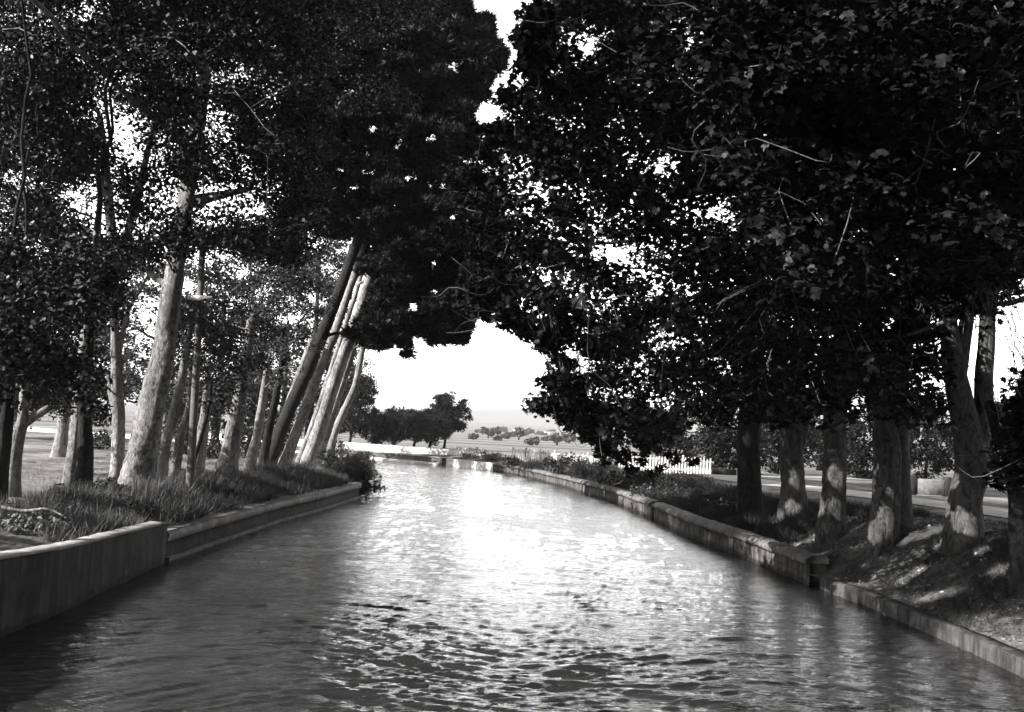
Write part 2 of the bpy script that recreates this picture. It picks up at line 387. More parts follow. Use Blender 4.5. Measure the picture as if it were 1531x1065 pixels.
# ------------------------------------------------------------------ water
def water():
    ys = [-14.]; 
    while ys[-1] < 9: ys.append(ys[-1] + (.5 if ys[-1] < 7 else .05))
    while ys[-1] < 96: ys.append(ys[-1] + min(.24, max(.04, ys[-1] ** 2 / 2800 * .8)))
    ys = np.array(ys); nx = 260
    def xedge(pl, y):
        # x of edge at y (monotone y)
        return np.interp(y, pl[:, 1], pl[:, 0])
    xl = xedge(LE, ys) - .12; xr = np.where(ys < 78.8, xedge(RE, np.minimum(ys, 78.8)), xedge(RE, ys)) + .12
    u = np.linspace(0, 1, nx)
    X = xl[:, None] + (xr - xl)[:, None] * u[None]; Y = np.repeat(ys[:, None], nx, 1)
    r = np.random.default_rng(5); Z = np.zeros_like(X)
    # wandering wave trains: amplitude patches * ripples
    def noise2(X, Y, s, seed, n=14):
        q = np.random.default_rng(seed); z = 0
        for k in range(n):
            th = q.uniform(0, 6.28); w = s * q.uniform(.6, 1.6); z = z + np.sin((X * math.cos(th) + Y * math.sin(th)) * w + q.uniform(0, 6.28))
        return z / math.sqrt(n)
    wx = X + .5 * noise2(X, Y, .8, 21); wy = Y + .5 * noise2(X, Y, .8, 22)
    for lam, amp, nn in ((1.6, .010, 9), (.75, .0075, 12), (.38, .0075, 18), (.19, .0065, 20)):
        z = 0
        for k in range(nn):
            th = math.radians(90 + r.normal(0, 24)); w = 2 * math.pi / (lam * r.uniform(.7, 1.4)); z = z + np.sin((wx * math.cos(th) + wy * math.sin(th)) * w + r.uniform(0, 6.28))
        z = z / math.sqrt(nn); z = np.sign(z) * np.abs(z) ** 1.15
        patch = np.clip(.75 + .45 * noise2(X, Y, .55, int(lam * 100)), .15, 1.7)
        fade = np.clip(lam / (2.2 * np.gradient(ys)[:, None]), 0, 1)
        Z += amp * z * patch * fade
    V = np.column_stack([X.ravel(), Y.ravel(), Z.ravel()]); i = np.arange(len(ys) - 1)[:, None] * nx; j = np.arange(nx - 1)[None]
    mb = MB(); mb.add(V, None, np.stack([i + j, i + j + 1, i + nx + j + 1, i + nx + j], -1).reshape(-1, 4)); tag(mb.build('water', M['water'], smooth=True), kind='structure')
water()

# ------------------------------------------------------------------ canal walls
def cut(pl, y0, y1, step=.5):
    pl = dense(pl, .25); k = (pl[:, 1] >= y0 - 1e-6) & (pl[:, 1] <= y1 + 1e-6); return pl[k]
def sweep(mb, pl, prof, sgn, wob=0., rng=R_):
    """prof: closed list of (outward offset, z), swept along pl"""
    T = np.gradient(pl, axis=0); T /= np.linalg.norm(T, axis=1)[:, None]; N = np.column_stack([-T[:, 1], T[:, 0]]) * sgn
    n = len(pl); k = len(prof); V = np.zeros((n, k, 3))
    for j, pr in enumerate(prof):
        o, z = pr[0], pr[1]
        zz = z(pl[:, 1]) if callable(z) else np.full(n, z)
        V[:, j, :2] = pl + N * o + (rng.normal(0, wob, (n, 2)) if wob else 0); V[:, j, 2] = zz + (rng.normal(0, wob, n) if wob else 0)
    i = np.arange(n - 1)[:, None] * k; j = np.arange(k)[None]
    q = np.stack([i + j, i + (j + 1) % k, i + k + (j + 1) % k, i + k + j], -1).reshape(-1, 4)
    VV = V.reshape(-1, 3); f3 = []
    for s in (0, n - 1):
        c = len(VV); VV = np.vstack([VV, V[s].mean(0)]); f3 += [(s * k + a, s * k + (a + 1) % k, c) for a in range(k)]
    mb.add(VV, f3, q)
def wall_thing(name, pl, sgn, label, cat, parts, group=None):
    mid = pl[len(pl) // 2]; o = thing(name, (mid[0], mid[1], 0), label, cat, group)
    for nm, prof, mat, wob in parts:
        mb = MB(); sweep(mb, pl, prof, sgn, wob); mb.build(nm, M[mat], o)
    return o
nearz = lambda y: np.interp(y, [-14, 12, 15, 19], [1.1, 1.04, .9, .80])
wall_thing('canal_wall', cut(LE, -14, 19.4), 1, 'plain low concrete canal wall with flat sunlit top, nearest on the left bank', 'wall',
    [('wall_face', [(-.05, -1.5), (-.03, nearz), (.30, nearz), (.30, -1.5)], 'wall_dark', .011), ('wall_top_sun_tint', [(-.035, lambda y: nearz(y) + .002), (-.03, lambda y: nearz(y) + .03), (.31, lambda y: nearz(y) + .034), (.31, lambda y: nearz(y) + .002)], 'coping_pale', .004)])  # paler top slab added so the wall top looks sunlit
wall_thing('canal_wall', cut(LE, 19.5, 39.5), 1, 'stone canal wall with projecting coping below the tall grass on the left bank', 'wall',
    [('wall_face', [(.05, -1.5), (.05, .40), (.36, .40), (.36, -1.5)], 'wall_dark', .004),
     ('coping', [(-.02, .402), (-.03, .56), (.02, .60), (.42, .60), (.42, .402)], 'coping_pale', .007),  # pale stone puts the sunlit look of the top edges into colour
     ('ledge', [(-.07, -.3), (-.07, .075), (.048, .075), (.048, -.3)], 'coping', .004)])
wall_thing('canal_wall', cut(RE, -14, 20.6), -1, 'low concrete kerb wall under the leaf strewn right bank', 'wall',
    [('wall_face', [(-.02, -1.5), (0, .235), (.03, .26), (.26, .26), (.28, -1.5)], 'kerb', .005)])
def coped(y0, y1, label, mats):
    return wall_thing('canal_wall', cut(RE, y0, y1), -1, label, 'wall',
    [('wall_face', [(-.02, -1.5), (.03, .455), (.40, .455), (.40, -1.5)], mats[0], .004),
     ('coping', [(-.05, .457), (-.07, .555), (.06, .655), (.34, .665), (.47, .60), (.47, .457)], mats[1], .009)])
coped(20.75, 36.3, 'streaked coped canal wall ending in a blunt cap beside the right bank trees', ('wall_mid', 'coping'))
coped(36.75, 72.6, 'long curving coped canal wall below the dark shrubs and picket fences', ('wall_mid', 'coping'))
mb = MB(); box(mb, (5.86, 36.53, .2), (.34, .32, .86), .06); tag(mb.build('wall_pier', M['wall_dark'], base=(5.86, 36.53, 0)), 'narrow recessed stone pier in the gap between the two coped walls', 'pier')
wall_thing('canal_wall', cut(RE, 72.75, 78.7), -1, 'short pale canal wall at the bend, next to the dark quay', 'wall',
    [('wall_face', [(-.02, -1.5), (0, .60), (.45, .60), (.45, -1.5)], 'white_wall', .004)])
# quay and the long white wall at the bend
qp = np.array([(-5.3, 78.7), (-11.2, 84.3), (-18, 89.8), (-30, 99)])
qd = dense(qp, .5)
wall_thing('quay', qd, -1, 'low dark stone quay with pale ledge across the end of the canal', 'quay',
    [('quay_face', [(-.1, -1.5), (-.1, .60), (.5, .62), (.5, -1.5)], 'quay', .02),
     ('ledge', [(-.62, -.4), (-.6, .16), (-.5, .20), (-.103, .22), (-.103, -.4)], 'white_wall', .008),
     ('quay_edge', [(-.16, .603), (-.16, .67), (.45, .67), (.45, .603)], 'coping_pale', .01)])
ww = dense(np.array([(-34, 102), (-18, 92.2), (-11.6, 86.8), (-3.6, 81.2)]), .7)
wall_thing('parapet_wall', ww, 1, 'long whitewashed parapet wall in front of the far dark trees', 'wall',
    [('wall_face', [(0, .2), (0, 1.30), (.3, 1.30), (.3, .2)], 'white_wall', .004)])
ww2 = dense(np.array([(-3.2, 81.0), (-1.2, 79), (.2, 76.2)]), .5)
wall_thing('parapet_wall', ww2, 1, 'short lower whitewashed wall between two white picket fences', 'wall',
    [('wall_face', [(0, .2), (0, 1.12), (.25, 1.12), (.25, .2)], 'white_wall', .004)])

# ------------------------------------------------------------------ picket fences
def fence(a, b, z0, z1, label, step=.17, seed=1, missing=.08):
    r = np.random.default_rng(seed); a = np.array(a, float); b = np.array(b, float); L = np.linalg.norm(b - a); u = (b - a) / L; rz = math.atan2(u[1], u[0])
    nrm = np.array([-u[1], u[0]]); o = thing('picket_fence', (*((a + b) / 2), z0), label, 'fence', 'white picket fences beyond the canal wall')
    mb = MB(); n = int(L / step)
    for k in range(n):
        if r.uniform() < missing: continue
        p = a + u * (k + .5) * step; h = (z1 - z0) * r.uniform(.84, 1.06); w = step * .56 * r.uniform(.75, 1.25)
        lean = r.normal(0, .012)
        # a pointed board
        q = np.array([(-w / 2, 0), (w / 2, 0), (w / 2 + lean, h - .06), (lean, h), (-w / 2 + lean, h - .06)])
        V = []
        for t_ in (-.011, .011):
            for s, z in q: V.append((*(p + u * s + nrm * t_), z0 + z - .05))
        mb.add(V, [(0, 1, 2), (0, 2, 4), (2, 3, 4), (5, 7, 6), (5, 9, 7), (7, 9, 8)], [(i, (i + 1) % 5, 5 + (i + 1) % 5, 5 + i) for i in range(5)])
    mb.build('pickets', M['paint_white'], o)
    for zz in (.28, .74):
        mb = MB(); c = (a + b) / 2 + nrm * .035; box(mb, (*c, z0 + (z1 - z0) * zz), (L, .04, .08), rz); mb.build('rail', M['paint_white'], o)
    for k in range(int(L / 2.2) + 1):
        p = a + u * min(L, k * 2.2 + .1) + nrm * .11; mb = MB(); box(mb, (*p, (z0 + z1) / 2 - .06), (.11, .11, z1 - z0 + .1), rz, .012); mb.build('post', M['paint_dark'] if k % 3 == 1 else M['paint_white'], o)
fence((-4.6, 85.2), (-1.9, 83.2), .75, 1.62, 'small distant white picket fence behind the far wall', seed=2)
fence((.3, 73.9), (6.6, 61.8), .93, 1.95, 'white picket fence behind dark shrubs, partly hidden by a drooping branch', seed=3, step=.3, missing=.14)
fence((7.2, 61.0), (12.6, 57.3), .93, 2.2, 'tall ragged white picket fence ending at a dark block', seed=4, step=.2, missing=.05)
p = P(1082, 709, 55); mb = MB(); box(mb, (p[0], p[1], 1.15), (1.35, .7, .85), -.1, .03); tag(mb.build('stone_block', M['paint_dark'], base=(p[0], p[1], .7)), 'dark squat block at the end of the tall picket fence', 'block')
p = P(1109, 712, 57); mb = MB(); box(mb, (p[0] + .2, p[1], 1.2), (1.2, .25, .75), -.1, .02); tag(mb.build('low_wall', M['coping_pale'], base=(p[0], p[1], .8)), 'short pale wall just right of the dark block', 'wall')
p = P(1390, 722, 46)
o = thing('low_wall', (p[0], p[1], 1.1), 'low pale masonry wall with dark end piers across the road', 'wall')
mb = MB(); box(mb, (p[0], p[1], 1.45), (1.35, .3, .75), 0, .02); mb.build('wall_face', M['coping_pale'], o)
for s in (-1, 1):
    mb = MB(); box(mb, (p[0] + s * .85, p[1], 1.5), (.3, .36, .95), 0, .02); mb.build('pier', M['paint_dark'], o)

# ------------------------------------------------------------------ gaps in the crowns where the sun comes through
SUND = np.array([math.sin(SUN_AZ) * math.cos(SUN_EL), math.cos(SUN_AZ) * math.cos(SUN_EL), math.sin(SUN_EL)])
GAPO = []; GAPR = []
def gap(p, r): GAPO.append(np.array(p, float)); GAPR.append(r)
def hit(px, py):
    v = ray(px, py); t_ = 5.
    for _ in range(400):
        p = CAM + v * t_
        if p[2] < gz(p[0], p[1]): break
        t_ += .12
    return p
for streak, r in (([(1140, 782), (1170, 776), (1200, 768)], .24), ([(1218, 802), (1240, 796), (1265, 788)], .24), ([(1330, 812), (1360, 805), (1390, 797), (1410, 790)], .26), ([(1412, 815), (1435, 800), (1460, 796), (1490, 794), (1518, 796)], .2), ([(1340, 884), (1358, 868), (1378, 852)], .2), ([(1395, 892), (1425, 884)], .2), ([(1470, 822)], .2), ([(1500, 852)], .2), ([(1185, 800), (1290, 815)], .16)):
    for q in streak: gap(hit(*q), r)
for x, y, d, r in ((1245, 705, 23.1, .3), (1240, 748, 23.1, .22), (1192, 712, 27, .25), (1330, 775, 20.6, .3), (1352, 745, 20.6, .22), (1442, 778, 18.7, .28), (1120, 655, 30.6, .25), (1218, 600, 27, .25), (1345, 610, 20.6, .2), (1412, 470, 18.5, .3), (1470, 470, 18.8, .3), (1440, 450, 18.8, .25)): gap(P(x, y, d), r)
for x, y in ((207, 720), (212, 690), (218, 655), (226, 620), (232, 590), (240, 555), (248, 515), (254, 480), (262, 430), (268, 395), (285, 310)): gap(P(x - 6, y, 23.8), .55)
for x, y, d in ((440, 660, 43), (470, 580, 43), (500, 500, 43), (520, 440, 43), (480, 640, 44), (510, 550, 44), (535, 470, 44), (550, 425, 44), (500, 660, 46), (530, 580, 46), (545, 500, 46), (300, 665, 31), (350, 650, 33), (360, 600, 33), (108, 690, 21.5), (113, 640, 21.5), (22, 700, 20.5), (28, 650, 20.5), (60, 618, 20.5), (177, 640, 25.5), (176, 600, 25.5), (176, 530, 25.5)): gap(P(x, y, d), .5)
gap(P(300, 446, 25.6), .45)
for y_ in np.arange(11.5, 19.3, .22):
    if math.sin(y_ * 1.9) > -.55: gap((float(np.interp(y_, LE[:, 1], LE[:, 0])) - .12, y_, 1.0), .16)
for x, y in ((60, 700), (110, 690), (40, 675), (140, 670), (90, 660), (30, 780), (60, 785), (80, 800)): gap(hit(x, y), .7 if y < 750 else .3)
GAPO = np.array(GAPO); GAPR = np.array(GAPR)
def sunlit_gap(pts):
    keep = np.ones(len(pts), bool)
    for o_, r_q in zip(GAPO, GAPR):
        w_ = pts - o_; t_ = w_ @ SUND; d2 = (w_ ** 2).sum(1) - t_ * t_; keep &= ~((d2 < r_q * r_q) & (t_ > .6))
    return keep
# ------------------------------------------------------------------ trees
def tree(name, label, trunks, cl, leaf, leafmat, bark, per=160, size=.1, group=None, flat=.5, tilt=.8, hubs=6, limb=.09, twigs=0, extra=None, shell=.5, outward=0., sides=16, seed=0, flare=.3, rough=.10, twigmat='twig', lowest=2.6, bmat=None):
    """trunks: list of (points, radii) in space; cl: array (x,y,z,r) of leaf clumps"""
    rng = np.random.default_rng(seed + 100); base = np.array(trunks[0][0][0]); base[2] -= .05
    o = thing(name, base, label, 'tree', group)
    sk = []
    for k, (pts, rad) in enumerate(trunks):
        n = max(12, int(np.linalg.norm(np.diff(np.asarray(pts), axis=0), axis=1).sum() / .22)); n = min(n, 70)
        q = spline(pts, n); r = np.interp(np.linspace(0, 1, n), np.linspace(0, 1, len(rad)), rad)
        if k == 0 or abs(pts[0][2] - trunks[0][0][0][2]) < .3:
            r = r * (1 + flare * np.exp(-np.linspace(0, n * .22, n) / .3))
            q[0, 2] -= .25
        wob = rng.normal(0, .03, q.shape) * np.minimum(r[:, None] * 4, 1); wob[0] = 0; q = q + np.cumsum(wob, 0) * .25
        mb = MB(); tube(mb, q, r, sides, rough, rng); mb.build('trunk', M[bark], o, smooth=True); sk.append((q, r))
    AP = np.vstack([s[0] for s in sk]); AR = np.concatenate([s[1] for s in sk])
    if cl is not None and len(cl):
        C = cl[:, :3]
        mb = MB(); hub = C[rng.permutation(len(C))[:min(hubs, len(C))]]; nodes = [(p_, r_) for p_, r_ in zip(AP, AR)]
        def attach(c, r0, kink):
            NP = np.array([n_[0] for n_ in nodes]); NR = np.array([n_[1] for n_ in nodes])
            hd = np.linalg.norm(NP[:, :2] - c[:2], axis=1); cost = np.linalg.norm(NP - c, axis=1) + .7 * np.maximum(0, NP[:, 2] - c[2] + .2 * hd) + np.where(NP[:, 2] < base[2] + lowest, 3 * (base[2] + lowest - NP[:, 2]) + 3, 0)
            i = int(np.argmin(cost)); a = NP[i]; r1 = min(r0, NR[i] * .7); L = np.linalg.norm(c - a)
            if L < .05: return
            mid = (a + c) / 2 + np.array([0, 0, .08 * L]) + rng.normal(0, kink * L, 3); n = max(4, min(14, int(L / .35)))
            q = spline([a, mid, c], n); q[1:-1] += rng.normal(0, .03 * min(L, 2), (n - 2, 3)); r = np.linspace(r1, max(.008, r1 * .28), n)
            tube(mb, q, r, 6 if r1 < .05 else 9, .04, rng)
            for qq, rr in zip(q[n // 3:], r[n // 3:]): nodes.append((qq, rr))
        for h in hub: attach(h, limb, .08)
        for c in np.vstack([C[:400], C[400:][cl[400:, 3] < .45]]): attach(c, limb * .38, .1)
        for k in range(twigs):
            c = C[rng.integers(len(C))]; a = c.copy(); d = rng.normal(size=3); d[2] *= .35; d /= np.linalg.norm(d); L = rng.uniform(.5, 1.3); kk = rng.normal(0, .16, (2, 3))
            q = spline([a, a + d * L * .35 + kk[0] * L, a + d * L * .7 + np.array([0, 0, -.1 * L]), a + d * L + kk[1] * L], 9); tube(mb, q, np.linspace(.011, .003, 9), 5)
        mb.build('branches', M[bmat or (twigmat if twigs else bark)], o, smooth=True)
        mb = MB()
        for i, (x, y, z, r) in enumerate(cl):
            n = int(per * (r / .9) ** 2 * rng.uniform(.7, 1.3) * (2.3 if r < .36 else 1)); pts, d = blob_pts(np.array([x, y, z]), r, n, rng, flat, shell)
            k_ = sunlit_gap(pts); pts = pts[k_]; d = d[k_]; n = len(pts)
            if not n: continue
            # droop: outer leaves hang a little
            pts[:, 2] -= .18 * ((pts[:, 0] - x) ** 2 + (pts[:, 1] - y) ** 2) / max(r, .3)
            up = np.tile([0, 0, 1.], (n, 1)) * (1 - outward) + d * outward
            if outward: up += np.array([0, 0, .5])
            scatter(mb, leaf, pts, size * (1.5 if outward and r < .36 else 1), up, tilt, rng)
        mb.build('crown', M[leafmat], o)
    return o
def pxtrunk(spec, depth, zbase=None, dd=0.):
    """spec: (px,py,width px) from the root up"""
    pts = []; rad = []
    for k, (x, y, w) in enumerate(spec):
        d = depth + dd * k / max(1, len(spec) - 1); p = P(x, y, d); pts.append(p); rad.append(w * d / F / 2 * (.86 if depth > 40 else 1))
    p = pts[0]; z = gz(p[0], p[1]) if zbase is None else zbase
    if abs(p[2] - z) > .02: pts[0] = np.array([p[0], p[1], z])
    return (pts, rad)
def extra_clumps(c, spread, n, r, rng=R_):
    q = np.asarray(c) + rng.normal(size=(n, 3)) * np.asarray(spread); return np.column_stack([q, np.full(n, r) * rng.uniform(.7, 1.2, n)])
def split(cl, anchors):
    A = np.array(anchors); d = np.linalg.norm(cl[:, None, :2] - A[None], axis=2); return d.argmin(1)

# --- right row: plane trees
POLY_R = [(800, -60), (782, 40), (795, 110), (745, 125), (735, 160), (742, 205), (712, 290), (720, 335), (745, 405), (700, 440), (706, 470), (748, 462), (765, 500), (812, 496), (822, 518), (858, 545), (856, 560), (818, 566), (826, 584), (900, 592), (850, 604), (786, 598), (786, 612), (842, 636), (838, 652), (890, 680), (930, 676), (1000, 662), (1060, 656), (1095, 650), (1180, 640), (1300, 650), (1400, 640), (1432, 600), (1436, 520), (1470, 470), (1600, 430), (1600, -60)]
gaps_R = [(870, 130, 50, 60, .8), (900, 420, 80, 60, .5), (770, 280, 50, 60, .5), (980, 330, 90, 120, .75)]
clR = clumps(POLY_R, 1120, (15, 36), .72, np.random.default_rng(31), gaps_R, .85)
# sprays that make the outline over the water
SPR = [(800, 602, 20), (830, 612, 20), (862, 634, 20), (870, 610, 20), (880, 650, 21), (905, 672, 21), (790, 482, 19), (770, 470, 19), (740, 455, 20), (720, 462, 20), (815, 508, 18), (838, 545, 19), (850, 570, 19), (845, 500, 19), (880, 520, 20), (760, 300, 22), (735, 305, 22), (800, 45, 16), (795, 95, 16), (760, 140, 17), (750, 190, 18), (765, 225, 18), (780, 430, 18), (760, 420, 18), (840, 575, 18), (960, 660, 21)]
SPR += [(820, 568, 19), (832, 574, 19.3), (850, 576, 19.5), (806, 606, 20.5), (848, 622, 20.7), (700, 452, 20), (712, 438, 20), (752, 474, 19), (782, 492, 19), (800, 500, 18.5), (822, 512, 18.5), (738, 425, 20)] + [(798 + 8 * math.sin(i * 1.7), 20 + i * 12, 16 + i % 3) for i in range(9)] + [(716 + 18 * math.sin(i * 2.1) + i * 1.2, 195 + i * 13, 20 + (i * 7) % 5) for i in range(20)]
sp = []
r_ = np.random.default_rng(32)
for (x, y) in ((930, 690), (945, 700), (958, 690), (975, 706), (990, 698), (1012, 688), (1035, 690), (905, 690), (920, 680), (965, 676), (1000, 680)):
    p = P(x, y, 21.5); sp.append((p[0], p[1], p[2], .17))
for (x, y, d) in SPR:
    p = P(x, y, d); sp.append((p[0], p[1], p[2], .34))
    for k in range(2):
        p = P(x + r_.normal(0, 9) + 8, y + r_.normal(0, 7), d + r_.uniform(-1, 1)); sp.append((p[0], p[1], p[2], .26))
clR = np.vstack([clR, np.array(sp)])
# upper canopy; the unseen part above the frame is added for shade
nearR = clumps([(1000, -60), (1010, 120), (1060, 300), (1120, 420), (1240, 480), (1400, 470), (1460, 440), (1600, 380), (1600, -60)], 260, (10.5, 16), .6, np.random.default_rng(33), (), .8)
clR = np.vstack([clR, nearR])
up_ = np.column_stack([r_.uniform(3.2, 15, 380), r_.uniform(1, 40, 380), r_.uniform(8, 16, 380), r_.uniform(.7, 1.1, 380)])
up_[:, 2] = np.maximum(up_[:, 2], 4.2 + up_[:, 1] * .5)
clR = np.vstack([clR, up_, clumps([(1476, 735), (1490, 610), (1545, 530), (1640, 500), (1640, 745)], 90, (13.5, 17), .5, np.random.default_rng(34), (), .7)])
RT = [
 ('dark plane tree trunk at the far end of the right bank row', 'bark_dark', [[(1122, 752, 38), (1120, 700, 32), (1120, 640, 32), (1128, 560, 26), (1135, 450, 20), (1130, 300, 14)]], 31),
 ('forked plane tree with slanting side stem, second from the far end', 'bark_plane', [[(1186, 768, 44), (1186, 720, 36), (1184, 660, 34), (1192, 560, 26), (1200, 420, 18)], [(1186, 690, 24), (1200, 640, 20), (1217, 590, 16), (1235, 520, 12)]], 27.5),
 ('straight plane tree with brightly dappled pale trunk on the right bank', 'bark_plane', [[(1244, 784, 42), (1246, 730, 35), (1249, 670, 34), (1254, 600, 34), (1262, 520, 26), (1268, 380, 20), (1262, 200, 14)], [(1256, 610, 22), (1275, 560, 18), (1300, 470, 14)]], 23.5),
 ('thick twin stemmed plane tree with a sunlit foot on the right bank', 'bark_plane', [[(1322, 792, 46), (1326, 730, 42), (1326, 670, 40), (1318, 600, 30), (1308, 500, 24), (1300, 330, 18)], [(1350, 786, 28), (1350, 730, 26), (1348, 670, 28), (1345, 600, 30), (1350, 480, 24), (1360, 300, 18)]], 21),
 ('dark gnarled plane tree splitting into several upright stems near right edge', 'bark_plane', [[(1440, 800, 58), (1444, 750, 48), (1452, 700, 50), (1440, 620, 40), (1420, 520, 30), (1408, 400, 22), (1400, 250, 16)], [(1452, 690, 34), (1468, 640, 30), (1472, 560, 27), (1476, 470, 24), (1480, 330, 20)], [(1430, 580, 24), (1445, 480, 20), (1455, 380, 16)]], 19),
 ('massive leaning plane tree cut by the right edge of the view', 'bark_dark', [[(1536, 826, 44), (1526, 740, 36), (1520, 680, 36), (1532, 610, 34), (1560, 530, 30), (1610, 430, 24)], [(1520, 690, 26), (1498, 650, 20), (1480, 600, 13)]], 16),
]
anch = []
RTt = []
for lab, bk, tr, d in RT:
    ts = [pxtrunk(tr[0], d)] + [([P(x, y, d + .15) for x, y, w in s], [w * d / F / 2 for x, y, w in s]) for s in tr[1:]]
    if 'twin' in lab: ts[1][0][0] = np.array([ts[1][0][0][0], ts[1][0][0][1], gz(*ts[1][0][0][:2])])
    RTt.append(ts); anch.append(ts[0][0][0][:2])
own = split(clR, anch)
for k, (lab, bk, tr, d) in enumerate(RT):
    tree('plane_tree', lab, RTt[k], clR[own == k], PALM, 'leaf_plane', bk, per=265, size=.118, group='plane trees along the right bank', flat=.6, tilt=.55, hubs=9, limb=.07, twigs=110, seed=k, lowest=5.2, flare=.12)

# unseen trees added behind and beside the viewer to close off sky light
OT = [((9.6, 1.5), 'unseen plane tree added beside the viewer on the right bank'), ((9.6, -7), 'unseen plane tree added behind the viewer on the right bank'), ((-9.5, -6), 'unseen plane tree added behind the viewer on the left bank'), ((-9.8, .5), 'unseen plane tree added beside the viewer on the left bank'), ((2, -15), 'unseen plane tree added far behind the viewer'), ((24, 8), 'large unseen plane tree added across the road beside the viewer'), ((25, 20), 'large unseen plane tree added across the road past the leaning one')]
for k, ((x, y), lab) in enumerate(OT):
    rk = np.random.default_rng(400 + k); b0 = np.array([x, y, max(.5, gz(x, y))]); q = rk.normal(size=(110, 3)); q = q / np.linalg.norm(q, axis=1)[:, None] * rk.uniform(.2, 1, (110, 1)) ** .5
    tree('plane_tree', lab, [([b0, b0 + (.1, 0, 3), b0 + (0, .2, 9)], [.32, .26, .14])], np.column_stack([q * np.array([4.6, 5.0, 5.0]) + b0 + (0, 0, 8.6), rk.uniform(.8, 1.3, 110)]), PALM, 'leaf_plane', 'bark_plane', per=70, size=.26, group='added plane trees out of view', flat=.6, tilt=.6, seed=400 + k, sides=10, lowest=5.5)
# --- left: pines leaning over the water
POLY_P = [(420, -80), (640, -80), (650, -10), (700, 5), (738, 60), (748, 95), (722, 130), (704, 150), (702, 205), (714, 300), (722, 335), (765, 395), (722, 430), (704, 478), (690, 500), (655, 502), (638, 486), (600, 492), (566, 520), (545, 490), (556, 430), (505, 360), (440, 330), (425, 250), (425, 100)]
rp = np.random.default_rng(41)
clP = clumps(POLY_P, 950, (38.5, 47), .52, rp, (), .45)
e = []
for (x, y) in [(640, 20), (660, 10), (690, 25), (715, 50), (730, 80), (650, -5), (668, 0), (682, 12), (700, 30), (738, 70), (746, 85), (735, 110), (712, 135), (625, 5), (722, 60), (744, 100), (740, 95), (725, 120), (700, 140), (600, 0), (575, 515), (600, 503), (606, 516), (610, 530), (604, 508), (596, 498), (570, 500), (685, 495), (660, 498), (640, 492), (705, 470), (720, 420), (755, 398)]:
    p = P(x, y, rp.uniform(40, 46)); e.append((*p, .42))
PO = np.array(POLY_P[1:20], float)
for _ in range(150):
    i_ = rp.integers(len(PO) - 1); q = PO[i_] + (PO[i_ + 1] - PO[i_]) * rp.uniform(); q = q + rp.normal(0, 7, 2) + np.array([-4, 0]); e.append((*P(q[0], q[1], rp.uniform(39.5, 46)), rp.uniform(.14, .34)))
clP = np.vstack([clP, np.array([c_[:3] + (c_[3] if len(c_) == 4 else .4,) for c_ in e])])
PT = [
 ('dark shaded pine trunk leftmost of the leaning clump', 'bark_dark', [(400, 702, 26), (430, 620, 24), (470, 530, 22), (512, 425, 20), (545, 330, 18), (575, 230, 14), (600, 120, 9)], 41, 1),  # dark bark puts this pine's shade into its colour
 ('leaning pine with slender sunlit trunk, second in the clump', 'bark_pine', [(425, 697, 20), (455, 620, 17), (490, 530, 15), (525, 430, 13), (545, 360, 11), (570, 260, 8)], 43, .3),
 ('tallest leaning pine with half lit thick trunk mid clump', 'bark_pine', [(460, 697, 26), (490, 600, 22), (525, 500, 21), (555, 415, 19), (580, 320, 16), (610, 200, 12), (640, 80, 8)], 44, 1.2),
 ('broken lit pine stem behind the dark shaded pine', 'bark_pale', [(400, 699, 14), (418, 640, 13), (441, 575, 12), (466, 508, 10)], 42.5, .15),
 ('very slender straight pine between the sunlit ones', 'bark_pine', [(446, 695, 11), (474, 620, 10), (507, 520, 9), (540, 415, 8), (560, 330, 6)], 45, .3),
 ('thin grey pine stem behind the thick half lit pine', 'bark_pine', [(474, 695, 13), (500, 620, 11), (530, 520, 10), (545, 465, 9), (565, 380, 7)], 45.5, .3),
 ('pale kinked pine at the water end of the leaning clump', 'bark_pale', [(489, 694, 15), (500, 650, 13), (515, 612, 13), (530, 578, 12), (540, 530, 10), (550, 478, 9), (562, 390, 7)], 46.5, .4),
]
PTt = [pxtrunk(s, d) for _, _, s, d, _ in PT]
wts = np.array([w for *_, w in PT]); tops = np.array([np.array(t_[0])[-2] for t_ in PTt])
dd = np.linalg.norm(clP[:, None, :3] - tops[None], axis=2) / wts[None]; own = dd.argmin(1)
for k, (lab, bk, s, d, w) in enumerate(PT):
    tree('pine_tree', lab, [PTt[k]], clP[own == k], TUFT_FAR, 'needle', bk, per=470, size=.27, group='pines leaning over the canal', flat=.6, tilt=.45, hubs=9, limb=.1, outward=.55, seed=20 + k, sides=12)

# --- left: big leaning tree and its broadleaf neighbours
POLY_L = [(-60, -80), (520, -80), (500, 100), (495, 260), (520, 340), (510, 380), (440, 400), (340, 380), (260, 400), (200, 440), (165, 500), (180, 600), (160, 640), (110, 640), (60, 612), (-60, 640)]
gaps_L = [(160, 170, 60, 40, .55), (190, 270, 50, 95, .4), (130, 320, 50, 50, .4), (300, 150, 40, 60, .35), (370, 290, 60, 60, .4), (480, 320, 40, 40, .3), (290, 290, 25, 40, 0.), (310, 200, 15, 30, 0.), (250, 440, 40, 70, 0.), (340, 240, 40, 30, .5)]
rl = np.random.default_rng(51)
clL = np.vstack([clumps(POLY_L, 620, (20, 29), .72, rl, gaps_L + [(60, 520, 200, 180, 0.)], .7),
    clumps([(20, 330), (190, 330), (185, 480), (165, 560), (160, 625), (60, 606), (-60, 640), (-60, 330)], 80, (16.5, 20), .6, rl, (), .7),
    clumps([(-60, 320), (200, 320), (200, 440), (165, 500), (180, 600), (160, 640), (110, 640), (60, 612), (-60, 640)], 190, (24.5, 33), .72, rl, gaps_L, .7)])
